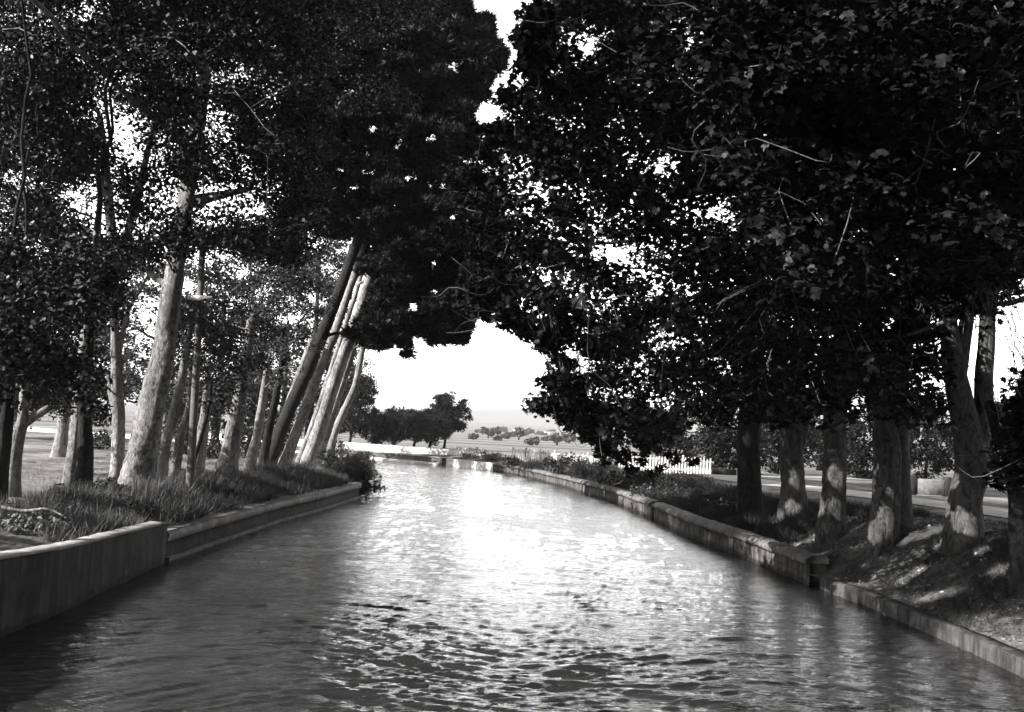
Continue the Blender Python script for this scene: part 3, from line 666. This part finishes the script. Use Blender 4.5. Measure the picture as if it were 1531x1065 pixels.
# nothing stands right in front of the big trunk
up2 = np.column_stack([rl.uniform(-13, -3.6, 170), rl.uniform(12, 34, 170), rl.uniform(14, 19, 170), rl.uniform(.7, 1.1, 170)])
up3 = np.column_stack([rl.uniform(-11.5, -4, 110), rl.uniform(9, 21, 110), rl.uniform(.3, 3.5, 110), rl.uniform(.7, 1.0, 110)]); up3[:, 2] += 4.1 + up3[:, 1] * .5
clL = np.vstack([clL, up2, up3])  # both unseen upper clump sets are added to shade the scene
LT = [
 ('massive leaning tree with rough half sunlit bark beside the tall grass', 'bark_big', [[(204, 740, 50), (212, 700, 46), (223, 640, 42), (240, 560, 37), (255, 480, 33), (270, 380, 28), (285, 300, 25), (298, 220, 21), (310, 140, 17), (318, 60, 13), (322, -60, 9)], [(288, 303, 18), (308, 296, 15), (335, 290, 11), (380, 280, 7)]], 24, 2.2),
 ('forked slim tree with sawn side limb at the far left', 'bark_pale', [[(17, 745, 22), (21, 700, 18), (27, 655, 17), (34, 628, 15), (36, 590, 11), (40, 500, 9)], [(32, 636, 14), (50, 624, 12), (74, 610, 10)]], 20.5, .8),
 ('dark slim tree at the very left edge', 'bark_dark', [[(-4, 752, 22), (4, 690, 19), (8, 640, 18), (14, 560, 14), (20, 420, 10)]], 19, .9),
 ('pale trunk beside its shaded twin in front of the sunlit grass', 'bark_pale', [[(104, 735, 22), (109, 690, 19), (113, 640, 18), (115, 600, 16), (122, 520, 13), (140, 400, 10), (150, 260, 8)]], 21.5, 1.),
 ('dark shaded twin trunk just right of the pale one', 'bark_dark', [[(122, 742, 26), (126, 690, 22), (126, 640, 19), (128, 580, 17), (135, 480, 13)]], 21.2, .7),  # darker bark than its pale twin, standing in for shade
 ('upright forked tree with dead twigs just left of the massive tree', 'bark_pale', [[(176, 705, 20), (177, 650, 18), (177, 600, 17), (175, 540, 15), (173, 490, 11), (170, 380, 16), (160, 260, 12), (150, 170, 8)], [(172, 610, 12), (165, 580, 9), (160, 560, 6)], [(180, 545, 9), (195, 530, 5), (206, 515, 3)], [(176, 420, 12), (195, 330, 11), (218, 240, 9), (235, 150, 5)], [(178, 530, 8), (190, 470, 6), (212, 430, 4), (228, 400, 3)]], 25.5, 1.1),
]
LTt = []; anch = []; ww_ = []
for lab, bk, tr, d, w in LT:
    ts = [pxtrunk(tr[0], d)] + [([P(x, y, d + .1) for x, y, w2 in s], [w2 * d / F / 2 for x, y, w2 in s]) for s in tr[1:]]
    LTt.append(ts); anch.append(np.array(ts[0][0])[-2]); ww_.append(w)
dd = np.linalg.norm(clL[:, None, :2] - np.array(anch)[None, :, :2], axis=2) / np.array(ww_)[None]; own = dd.argmin(1)
for k, (lab, bk, tr, d, w) in enumerate(LT):
    tree('broadleaf_tree', lab, LTt[k], clL[own == k], OVAL, 'leaf_oak', bk, per=520, size=.115, group='broadleaf trees on the left bank', flat=.6, tilt=.8, hubs=8, limb=.09, twigs=0, bmat='bark_dark' if k else None, seed=40 + k, sides=22 if k == 0 else 14, rough=.19 if k == 0 else .11)
# the tree whose crown shades the near end of the bank
b0 = np.array([-16.5, 11.5, gz(-16.5, 11.5)])
rk = np.random.default_rng(59); q = rk.normal(size=(70, 3)); q = q / np.linalg.norm(q, axis=1)[:, None] * rk.uniform(.3, 1, (70, 1)) ** .5
tree('broadleaf_tree', 'tree standing out of view left of the near wall', [([b0, b0 + (0.2, .1, 2.5), b0 + (.5, .2, 6)], [.26, .2, .12])], np.column_stack([q * np.array([3.2, 3.6, 2.6]) + b0 + (.3, 0, 6.0), rk.uniform(.5, .9, 70)]), OVAL, 'leaf_oak', 'bark_dark', per=420, size=.115, group='broadleaf trees on the left bank', flat=.6, seed=58, sides=12)
# smaller trees between the massive tree and the pines
ST = [
 ('slanting pale trunk close behind the massive tree', 'bark_pale', [(238, 718, 18), (248, 660, 16), (262, 610, 15), (275, 540, 12), (285, 470, 9)], 27, (300, 470, 70, 60)),
 ('curved grey trunk leaning beside the slanting pale trunk', 'bark_big', [(258, 716, 15), (266, 680, 14), (270, 650, 13), (283, 610, 11), (290, 540, 8)], 29, (320, 540, 60, 50)),
 ('short bright stump like trunk behind a thin dark sapling', 'bark_pale', [(291, 716, 24), (297, 680, 20), (303, 645, 17), (308, 600, 12), (312, 540, 8)], 31, (350, 500, 60, 60)),
 ('thin dark sapling crossing the bright stump', 'bark_dark', [(280, 716, 7), (290, 690, 6), (302, 650, 5), (312, 612, 4), (318, 560, 3)], 29.5, (325, 590, 30, 30)),
 ('sturdy straight trunk midway between massive tree and pines', 'bark_big', [(338, 706, 30), (348, 660, 25), (358, 610, 22), (368, 550, 18), (380, 470, 13)], 33, (390, 440, 80, 80)),
 ('slender trunk right of the sturdy one, lit on its edge', 'bark_pale', [(372, 702, 16), (384, 650, 14), (392, 600, 12), (400, 540, 9)], 36, (420, 520, 60, 60)),
 ('dark slender trunk just left of the pines', 'bark_dark', [(392, 700, 15), (400, 650, 13), (412, 590, 11), (425, 520, 8)], 38, (430, 440, 60, 60)),
 ('pale far trunk standing alone in the sunlit grass', 'bark_pale', [(88, 680, 20), (92, 650, 17), (95, 620, 15), (98, 560, 11)], 40, (105, 560, 60, 50)),
]
for k, (lab, bk, s, d, (cx, cy, rx, ry)) in enumerate(ST):
    rs = np.random.default_rng(60 + k); t_ = pxtrunk(s, d); cl = []
    n = int(rx * ry / 260)
    while len(cl) < n:
        q = rs.normal(size=2); q = q / np.linalg.norm(q) * math.sqrt(rs.uniform()); p = P(cx + q[0] * rx, cy + q[1] * ry, d + rs.normal(0, 1.2)); cl.append((*p, .6 * rs.uniform(.7, 1.3)))
    tree('broadleaf_tree', lab, [t_], np.array(cl), OVAL, 'leaf_back', bk, per=420, size=.12, group='small trees among the grass on the left bank', flat=.6, hubs=4, limb=.05, seed=70 + k, sides=12)
# bushy trees further behind on the left
BT = [(235, 500, 95, 120, 58, 'large bushy tree filling the gap behind the massive trunk'), (335, 470, 85, 130, 64, 'tall bushy tree behind the white pole board'), (430, 500, 80, 140, 70, 'bushy tree behind the leaning pines'), (120, 540, 90, 70, 66, 'low bushy tree behind the twin trunks'), (20, 560, 80, 70, 60, 'dark bushy tree behind the left edge trees'), (490, 560, 60, 90, 78, 'bushy tree beyond the pines by the water'), (380, 600, 90, 50, 52, 'low leafy thicket tree behind the sturdy trunk'), (280, 610, 60, 45, 50, 'low leafy tree behind the slanting trunks'), (478, 400, 60, 90, 62, 'high bushy tree directly behind the dark leaning pine')]
for k, (cx, cy, rx, ry, d, lab) in enumerate(BT):
    rs = np.random.default_rng(80 + k); cl = []; n = int(rx * ry * math.pi / F / F * d * d * 1.1) + 14
    while len(cl) < n:
        q = rs.normal(size=2); q = q / np.linalg.norm(q) * math.sqrt(rs.uniform()); p = P(cx + q[0] * rx, cy + q[1] * ry, d + rs.normal(0, 1.8)); cl.append((*p, 1.0 * rs.uniform(.6, 1.2)))
    b = P(cx, cy, d); z = gz(b[0], b[1]); h = b[2] - z
    tr = ([np.array([b[0], b[1], z]), np.array([b[0] + .1, b[1], z + h * .5]), np.array([b[0], b[1], z + h + 1])], [.28, .2, .1])
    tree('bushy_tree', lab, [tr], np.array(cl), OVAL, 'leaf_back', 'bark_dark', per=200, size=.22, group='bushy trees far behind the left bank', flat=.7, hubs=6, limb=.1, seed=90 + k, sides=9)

# --- mid distance trees behind the long white wall
MT = [(528, 600, 36, 62, 92, 'tall dark tree nearest the pines beyond the white wall'), (565, 640, 28, 26, 96, 'low round tree with visible trunk beyond the white wall'), (592, 636, 24, 30, 100, 'narrow dark tree second beyond the white wall'), (622, 634, 26, 30, 98, 'dense dark tree left of the spreading one'), (645, 636, 24, 30, 95, 'dark thicket tree under the spreading crown'), (668, 622, 36, 36, 100, 'tallest spreading dark tree at the end of the white wall')]
def simple_tree(name, lab, cx, cy, rx, ry, d, leafmat, group, seed, per=160, size=.25, rc=.8, dens=1.5, base_y=None, leaf=TUFT_FAR, rt=.14):
    rs = np.random.default_rng(seed); cl = []; n = int(rx * ry * math.pi * (d / F) ** 2 * dens / rc ** 2) + 5; mpx = d / F
    for _ in range(n):
        q = rs.normal(size=3); q = q / np.linalg.norm(q) * rs.uniform() ** .4; p = P(cx + q[0] * rx * .92, cy + q[1] * ry * .92, d + q[2] * rx * mpx * .9); cl.append((*p, rc * rs.uniform(.55, 1.15)))
    b = P(cx, cy, d); z = gz(b[0], b[1]); h = b[2] - z
    tr = ([np.array([b[0] - .1, b[1], z]), np.array([b[0] + .1, b[1], z + h * .6]), np.array([b[0] + .05, b[1], z + h + ry * mpx * .4])], [rt, rt * .8, rt * .35])
    return tree(name, lab, [tr], np.array(cl), leaf, leafmat, 'bark_dark', per=per, size=size, group=group, flat=.75, hubs=5, limb=rt * .5, seed=seed, sides=8, outward=.5)
for k, (cx, cy, rx, ry, d, lab) in enumerate(MT):
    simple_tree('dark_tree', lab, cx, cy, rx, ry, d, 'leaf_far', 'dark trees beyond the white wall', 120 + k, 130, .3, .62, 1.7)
# --- trees and hedges past the road on the right
HT = [(1100, 650, 60, 40, 66, 'leafy dark tree behind the tall picket fence'), (1165, 640, 45, 45, 72, 'round tree across the road, left of the dappled trunk'), (1290, 655, 40, 42, 70, 'small tree with open trunk across the road'), (1385, 650, 55, 45, 75, 'broad dark tree across the road behind the low wall'), (1475, 650, 45, 55, 64, 'dark tree across the road at the right edge'), (1225, 640, 40, 40, 90, 'far round tree seen between two plane trunks'), (1010, 640, 55, 40, 84, 'tree behind the fence under the drooping branches')]
for k, (cx, cy, rx, ry, d, lab) in enumerate(HT):
    simple_tree('roadside_tree', lab, cx, cy + 12, rx * 1.25, ry * 1.35, d, 'leaf_road', 'trees across the road', 140 + k, 150, .26, .75, 1.7, leaf=OVAL)
# --- distant trees on the plain
rd = np.random.default_rng(9)
DT = [(708, 655, 7, 6, 260), (730, 652, 13, 7, 300), (745, 649, 8, 5, 380), (756, 651, 8, 6, 330), (776, 652, 11, 7, 320), (796, 656, 11, 7, 280), (815, 655, 6, 7, 290), (833, 657, 12, 8, 270), (852, 652, 12, 7, 340), (738, 640, 9, 4, 700), (765, 640, 7, 4, 720), (790, 641, 9, 5, 680), (810, 642, 8, 4, 700), (826, 644, 9, 5, 640), (750, 641, 6, 3, 760), (720, 641, 7, 4, 700)]
DL = ['round far tree nearest the big spreading tree', 'widest dark far tree left of the plain', 'small far tree just right of the widest', 'small pale far tree mid plain', 'round far tree in the middle of the plain', 'low far tree above the first picket fence', 'narrow upright far tree beside the low one', 'broad far tree near the drooping branch', 'far tree half behind the drooping branch', 'faint distant tree left on the slope', 'faint distant tree at the middle of the slope', 'faint distant tree cluster top right of middle', 'faint distant low tree on the right slope', 'faint distant tree beside the drooping branch', 'tiny faint tree beside the slope middle', 'faint distant tree at left foot of the slope']
for k, ((cx, cy, rx, ry, d), lab) in enumerate(zip(DT, DL)):
    rs = np.random.default_rng(160 + k); d = d * (1 + .3 * math.sin(k * 2.3)); c = P(cx, cy, d); z = gz(c[0], c[1]); mp = d / F; h = ry * (1.6 + .8 * math.sin(k * 1.9)) * mp
    o = thing('distant_tree', (c[0], c[1], z), lab, 'tree', 'distant trees on the plain')
    mb = MB(); tube(mb, [(c[0], c[1], z - .2), (c[0], c[1], z + h * .55)], [.35, .2], 7); mb.build('trunk', M['bark_dark'], o)
    mb = MB()
    wd = rs.uniform(.8, 1.7)
    for _ in range(13):
        q = rs.normal(size=3); q = q / np.linalg.norm(q) * rs.uniform(.2, .95); cc = np.array([c[0] + q[0] * rx * mp * wd, c[1] + q[1] * rx * mp, z + h * .6 + q[2] * h * .4])
        pts, dn = blob_pts(cc, rx * mp * rs.uniform(.2, .5), 60, rs, .8); scatter(mb, OVAL, pts, 1.1 * d / 300, dn, .7, rs)
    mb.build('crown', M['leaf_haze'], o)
# faint farm houses far away
for k, (px, py, d, w, h, lab) in enumerate([(775, 640, 900, 9, 4, 'tiny pale farmhouse at the foot of the hazy hill'), (748, 640, 950, 7, 3.5, 'tiny pale farmhouse left of the other, under the hill'), (822, 640, 880, 10, 4, 'tiny long pale farm building near the drooping branch')]):
    c = P(px, py, d); z = gz(c[0], c[1]); o = thing('farmhouse', (c[0], c[1], z), lab, 'house', 'distant farmhouses')
    mb = MB(); box(mb, (c[0], c[1], z + h / 2), (w, 7, h), .2, .05); mb.build('wall', M['white_wall'], o)
    mb = MB(); cs, sn = math.cos(.2), math.sin(.2)
    V = [(c[0] + x * cs - y * sn, c[1] + x * sn + y * cs, z + zz) for x, y, zz in ((-w / 2 - .3, -3.8, h), (w / 2 + .3, -3.8, h), (w / 2 + .3, 3.8, h), (-w / 2 - .3, 3.8, h), (-w / 2 - .3, 0, h + 1.8), (w / 2 + .3, 0, h + 1.8))]
    mb.add(V, [(0, 4, 3), (1, 2, 5)], [(0, 1, 5, 4), (2, 3, 4, 5), (3, 2, 1, 0)]); mb.build('roof', M['coping'], o)

# ------------------------------------------------------------------ shrubs, grass, weeds
def shrub(name, lab, blobs, per, size, mat, shape=OVAL, group=None, tilt=.8, seed=0, outward=.6, stems=8):
    rs = np.random.default_rng(seed + 300); b = np.array(blobs); base = np.array([b[:, 0].mean(), b[:, 1].mean(), 0]); base[2] = min(gz(base[0], base[1]), b[:, 2].min())
    o = thing(name, base, lab, 'shrub', group); mb = MB()
    for x, y, z, r in b:
        n = int(per * r * r); pts, d = blob_pts(np.array([x, y, z]), r, n, rs, .85, .8); scatter(mb, shape, pts, size, d * outward + np.array([0, 0, 1 - outward + .2]), tilt, rs)
    mb.build('foliage', M[mat], o); mb = MB()
    for k in range(stems):
        x, y, z, r = b[rs.integers(len(b))]; tube(mb, spline([base + rs.normal(0, .15, 3) * np.array([1, 1, 0]), (np.array([x, y, z]) + base) / 2 + rs.normal(0, .1, 3), np.array([x, y, z])], 6), np.linspace(.03, .01, 6), 5)
    mb.build('stems', M['bark_dark'], o); return o
def pb(px, py, d, rpx): p = P(px, py, d); return (p[0], p[1], p[2], rpx * d / F)
rs = np.random.default_rng(77)
bl = [pb(525 + rs.normal(0, 17), 702 + rs.normal(0, 15), rs.uniform(39.5, 43), rs.uniform(13, 20)) for _ in range(26)] + [pb(490 + 7 * i_, 712 - 10 * (i_ % 3), 40 + .3 * i_, 17) for i_ in range(5)] + [pb(545, 690, 42, 18), pb(555, 715, 41, 16), pb(500, 695, 41, 18), pb(540, 735, 40, 14), pb(510, 672, 42, 12), pb(560, 730, 41, 11)]
shrub('bush', 'big rounded dark bush hanging over the water at the left bank end', bl, 900, .14, 'leaf_shrub', TUFT, seed=1, tilt=.5)
shrub('bush', 'small leafy sprig poking out of the water by the big bush', [pb(560, 731, 41.5, 7), pb(574, 729, 41.5, 5), pb(567, 727, 41.5, 4)], 900, .12, 'leaf_shrub', seed=2, stems=3)
SH = [(712, 684, 20, 9, 80, 'pale feathery bush before the small distant fence'), (735, 686, 12, 8, 77, 'grey tuft next to the pale feathery bush'), (770, 691, 16, 9, 70, 'dark shrub at the left end of the second fence'), (800, 697, 20, 8, 64, 'low dark shrub below the second fence'), (838, 694, 26, 14, 58, 'rounded dark shrub mid wall'), (878, 702, 24, 15, 53, 'dark shrub beneath the drooping branch'), (925, 715, 28, 14, 47, 'wide dark shrub right of the drooping branch'), (1025, 728, 34, 22, 42, 'tall dark bush before the ragged fence'), (985, 740, 34, 18, 40, 'bushy dark undergrowth mound by the wall joint'), (1075, 750, 34, 24, 37, 'dense dark bush below the dark block'), (1100, 765, 30, 20, 33, 'dark thicket at the foot of the far plane trunk')]
for k, (cx, cy, rx, ry, d, lab) in enumerate(SH):
    rk = np.random.default_rng(200 + k); bl = []
    for _ in range(24):
        bl.append(pb(cx + rk.uniform(-1, 1) * rx, cy + rk.uniform(-.6, .5) * ry, d + rk.normal(0, .7), ry * rk.uniform(.45, .85)))
    shrub('shrub', lab, bl, 420 if d > 45 else 650, .17 if d > 45 else .13, 'leaf_weed' if k < 2 else 'leaf_shrub', TUFT if k % 2 else OVAL, 'shrubs behind the right canal wall', seed=10 + k)
for k, (cx, cy, rx, ry, d, lab) in enumerate([(255, 668, 24, 22, 44, 'grey leafy undergrowth just right of the massive trunk'), (318, 672, 20, 18, 46, 'low undergrowth between the bright stump and the sturdy trunk'), (372, 660, 24, 26, 47, 'tall undergrowth right of the sturdy trunk'), (415, 655, 22, 30, 52, 'dark undergrowth behind the leftmost leaning pine'), (150, 665, 16, 14, 48, 'small bush between the twin trunks and the massive tree'), (500, 650, 20, 26, 54, 'dark undergrowth seen between the leaning pines')]):
    rk = np.random.default_rng(280 + k); bl = [pb(cx + rk.uniform(-1, 1) * rx, cy + rk.uniform(-1, 1) * ry, d + rk.normal(0, .8), rk.uniform(8, 14)) for _ in range(16)]
    shrub('undergrowth_bush', lab, bl, 330, .17, 'leaf_back' if k % 3 == 0 else 'leaf_shrub', OVAL, 'undergrowth behind the left bank trunks', seed=50 + k)
# left bank weeds
for k, (cx, cy, rx, ry, d, lab) in enumerate([(115, 742, 34, 22, 18.8, 'dark leafy weeds at the foot of the twin trunks'), (165, 730, 28, 22, 20.5, 'leafy weeds at the foot of the massive tree'), (205, 762, 40, 16, 19.5, 'dark low bramble just behind the wall joint'), (52, 792, 42, 16, 15.8, 'sunlit tangle of weeds on the rubble mound'), (120, 775, 34, 14, 17, 'dark weeds between the rubble mound and the wall'), (200, 780, 30, 8, 18.5, 'low dark weeds spilling over the end of the near wall')]):
    rk = np.random.default_rng(240 + k); bl = []
    for _ in range(26 if k == 3 else 18):
        h_ = hit(cx + rk.uniform(-1, 1) * rx, cy + rk.uniform(-.2, 1.) * ry); r0 = rk.uniform(.11, .24); bl.append((h_[0], h_[1], h_[2] + r0 * .8, r0))
    shrub('weed_clump', lab, bl, 3200, .075, 'leaf_weed' if k == 3 else 'leaf_shrub', OVAL, 'weeds along the left bank', seed=30 + k, stems=14)
def grass(name, pts, size, mat, shape=GRASS, tilt=.18):
    pts = np.asarray(pts); ln = lump(pts[:, 0], pts[:, 1], 3.1, 17) + .6 * lump(pts[:, 0], pts[:, 1], 1.1, 18); k_ = R_.uniform(-.9, .5, len(pts)) < ln; pts = pts[k_]; size = size * np.clip(.85 + .35 * ln[k_], .35, 1.5) * R_.uniform(.5, 1.25, len(pts))
    V = np.column_stack([pts, height(pts) - .02]); mb = MB(); scatter(mb, shape, V, size, None, tilt); return tag(mb.build(name, M[mat]), name.replace('_', ' ') + ' growing along the banks', 'grass', kind='stuff')
def band(pl, sgn, y0, y1, o0, o1, n, rng=R_):
    q = cut(pl, y0, y1); T = np.gradient(q, axis=0); T /= np.linalg.norm(T, axis=1)[:, None]; N = np.column_stack([-T[:, 1], T[:, 0]]) * sgn; i = rng.integers(len(q), size=n); return q[i] + N[i] * rng.uniform(o0, o1, (n, 1)) + rng.normal(0, .1, (n, 2))
tag(grass('tall_grass', np.vstack([band(LE, 1, 19, 39, .4, 2.4, 9500), band(LE, 1, 15.5, 20, .5, 2.6, 1500)]), .6, 'grass_dry'), 'tall dry grass blades behind the coped left wall', 'grass')
tag(grass('dark_grass', np.vstack([band(LE, 1, 20, 42, .35, 1.4, 5000), band(RE, -1, 24, 60, .5, 4.5, 26000)]), .5, 'grass_dark'), 'dark rough grass growing behind the canal walls', 'grass')
tag(grass('bank_grass', band(RE, -1, 9, 19, .25, 5, 26000), .24, 'grass_dark', tilt=.5), 'dark rough grass on the shaded near right bank', 'grass')  # dark grass cover added to deepen the shade on the near bank
tag(grass('short_grass', np.vstack([band(LE, 1, 10, 45, 1., 12, 26000), band(RE, -1, 10, 30, .3, 6, 14000)]), .17, 'grass_dry', tilt=.5), 'short dry grass on both banks', 'grass')
# leaf litter on the right bank
q = np.vstack([band(RE, -1, 10, 32, .35, 6, 30000), band(LE, 1, 10, 19.5, .4, 4.5, 6000)]); q = q[R_.uniform(-.5, .6, len(q)) < lump(q[:, 0], q[:, 1], 2.3, 27) + .3 * lump(q[:, 0], q[:, 1], 6, 28)]; V = np.column_stack([q, height(q) + .015]); mb = MB(); scatter(mb, OVAL, V, .085, None, .35); tag(mb.build('leaf_litter', M['litter']), 'dry fallen leaves littering the banks', 'leaf litter', kind='stuff')
# rubble stones on left
for k, (px, py, w, lab) in enumerate([(47, 771, 14, 'pale round stone on top of the rubble mound'), (20, 785, 22, 'broad pale stone at the left end of the rubble'), (70, 796, 18, 'flat pale stone by the canal wall'), (30, 803, 14, 'small pale stone below the broad one')]):
    d = 15.6; c = hit(px, py + 4); rk = np.random.default_rng(260 + k); r = w * d / F / 2
    me = __import__('bmesh').new(); __import__('bmesh').ops.create_icosphere(me, subdivisions=3, radius=r)
    for v in me.verts:
        n_ = v.co.normalized(); v.co *= 1 + .22 * math.sin(n_.x * 4 + k) * math.cos(n_.y * 5 + k * 2) + rk.normal(0, .03); v.co.z *= .65
    ms = bpy.data.meshes.new('stone'); me.to_mesh(ms); me.free(); ms.materials.append(M['rubble']); o = bpy.data.objects.new('stone', ms); COL.objects.link(o); o.location = (c[0], c[1], gz(c[0], c[1]) + r * .35); tag(o, lab, 'stone', 'stones on the rubble mound')
# mound under the rubble
mb = MB(); xs, ys = np.meshgrid(np.linspace(-1, 1, 40), np.linspace(-1, 1, 40)); c = P(45, 800, 15.8); rr = np.sqrt(xs ** 2 + ys ** 2)
Z = height(np.column_stack([(c[0] + xs * 1.0).ravel(), (c[1] + ys * 1.6).ravel()])).reshape(xs.shape) - .05 + .22 * np.clip(1 - rr, 0, 1) ** .8 + .035 * lump(xs * 14, ys * 20, 1, 3) * np.clip(1.2 - rr, 0, 1) + np.random.default_rng(3).normal(0, .012, xs.shape)
i = np.arange(39)[:, None] * 40; j = np.arange(39)[None]
mb.add(np.column_stack([(c[0] + xs * 1.0).ravel(), (c[1] + ys * 1.6).ravel(), Z.ravel()]), None, np.stack([i + j, i + j + 1, i + 41 + j, i + 40 + j], -1).reshape(-1, 4)); tag(mb.build('rubble_mound', M['soil'], base=c, smooth=True), 'low pale mound of earth and rubble behind the near wall', 'mound')
# dead branch on the rubble
mb = MB(); tube(mb, spline([P(-5, 757, 16.5), P(35, 764, 16.4), P(70, 761, 16.3), P(95, 772, 16.2)], 14), np.linspace(.035, .015, 14), 7); tag(mb.build('fallen_branch', M['bark_pale'], base=P(35, 764, 16.4), smooth=True), 'bare fallen branch lying across the rubble mound', 'branch')
# telegraph pole with white crossarm
d = 25.8; b = P(286, 712, d); b = np.array([b[0], b[1], gz(b[0], b[1])]); o = thing('utility_pole', b, 'grey pole with a white crossboard behind the massive tree', 'pole')
tp = P(304, 345, d); mb = MB(); tube(mb, [b - np.array([0, 0, .3]), (b + tp) / 2, tp], [.12, .10, .085], 12); mb.build('pole_shaft', M['pole'], o, smooth=True)
c = P(299, 446, d - .14); mb = MB(); box(mb, c, (.66, .07, .14), .1, .012); cr = mb.build('crossarm', M['paint_white'], o)

# ------------------------------------------------------------------ air
mb = MB(); box(mb, (800, 2700, 195), (7600, 6400, 396)); hz = mb.build('haze', None); tag(hz, kind='stuff')
hm = bpy.data.materials.new('haze_air'); hm.use_nodes = True; hm.node_tree.nodes.clear()
ho = hm.node_tree.nodes.new('ShaderNodeOutputMaterial'); hv = hm.node_tree.nodes.new('ShaderNodeVolumePrincipled'); hv.inputs['Color'].default_value = (.95, .95, .95, 1); hv.inputs['Density'].default_value = 2e-4
hm.node_tree.links.new(hv.outputs[0], ho.inputs['Volume']); hz.data.materials.clear(); hz.data.materials.append(hm)
# ------------------------------------------------------------------ light
W = bpy.data.worlds.new('World'); SC.world = W; W.use_nodes = True
nt = W.node_tree; bg = nt.nodes['Background']; sky = nt.nodes.new('ShaderNodeTexSky'); sky.sky_type = 'NISHITA'; sky.sun_disc = False
EL, AZ = SUN_EL, SUN_AZ      # AZ: bearing of the sun clockwise from +Y (camera looks along +Y)
sky.sun_elevation = EL; sky.sun_rotation = AZ; sky.air_density = 1.; sky.dust_density = 1.0; sky.ozone_density = 1.
bw = nt.nodes.new('ShaderNodeSeparateColor'); nt.links.new(sky.outputs[0], bw.inputs[0]); 
# sky gain added low ahead, with cloudy noise, to brighten the water reflections
tc = nt.nodes.new('ShaderNodeTexCoord'); sx = nt.nodes.new('ShaderNodeSeparateXYZ'); nt.links.new(tc.outputs['Generated'], sx.inputs[0])
def mth(op, a, b):
    n_ = nt.nodes.new('ShaderNodeMath'); n_.operation = op
    for i_, q_ in enumerate((a, b)):
        if isinstance(q_, (int, float)): n_.inputs[i_].default_value = q_
        else: nt.links.new(q_, n_.inputs[i_])
    return n_.outputs[0]
fwd = mth('POWER', mth('MAXIMUM', sx.outputs[1], 0.), 2.)
low = mth('POWER', 2.718, mth('MULTIPLY', mth('POWER', mth('ABSOLUTE', sx.outputs[2], 0.), 2.), -3.5))
cl_ = nt.nodes.new('ShaderNodeTexNoise'); cl_.inputs['Scale'].default_value = 3.; cl_.inputs['Detail'].default_value = 6; nt.links.new(tc.outputs['Generated'], cl_.inputs['Vector'])
gain = mth('ADD', mth('MULTIPLY', mth('MULTIPLY', fwd, low), mth('ADD', 3., mth('MULTIPLY', cl_.outputs[0], 4.))), 1.)
nt.links.new(mth('MULTIPLY', bw.outputs[2], gain), bg.inputs[0]); bg.inputs[1].default_value = .06
sd = bpy.data.lights.new('sun', 'SUN'); sd.energy = 4.5; sd.angle = math.radians(.5); sd.color = (1, .985, .97)
so = bpy.data.objects.new('sun', sd); COL.objects.link(so)
dirv = Vector((math.sin(AZ) * math.cos(EL), math.cos(AZ) * math.cos(EL), math.sin(EL)))
so.rotation_euler = dirv.to_track_quat('Z', 'Y').to_euler(); so.location = (-20, 0, 30)
SC.view_settings.view_transform = 'Standard'; SC.view_settings.look = 'None'; SC.view_settings.exposure = 1.75; SC.view_settings.gamma = 1
SC.render.engine = 'CYCLES'; SC.cycles.use_denoising = True
SC.cycles.max_bounces = 6; SC.cycles.diffuse_bounces = 1; SC.cycles.glossy_bounces = 3
for e_ in EMPTIES:
    if '_b' in e_: del e_['_b']
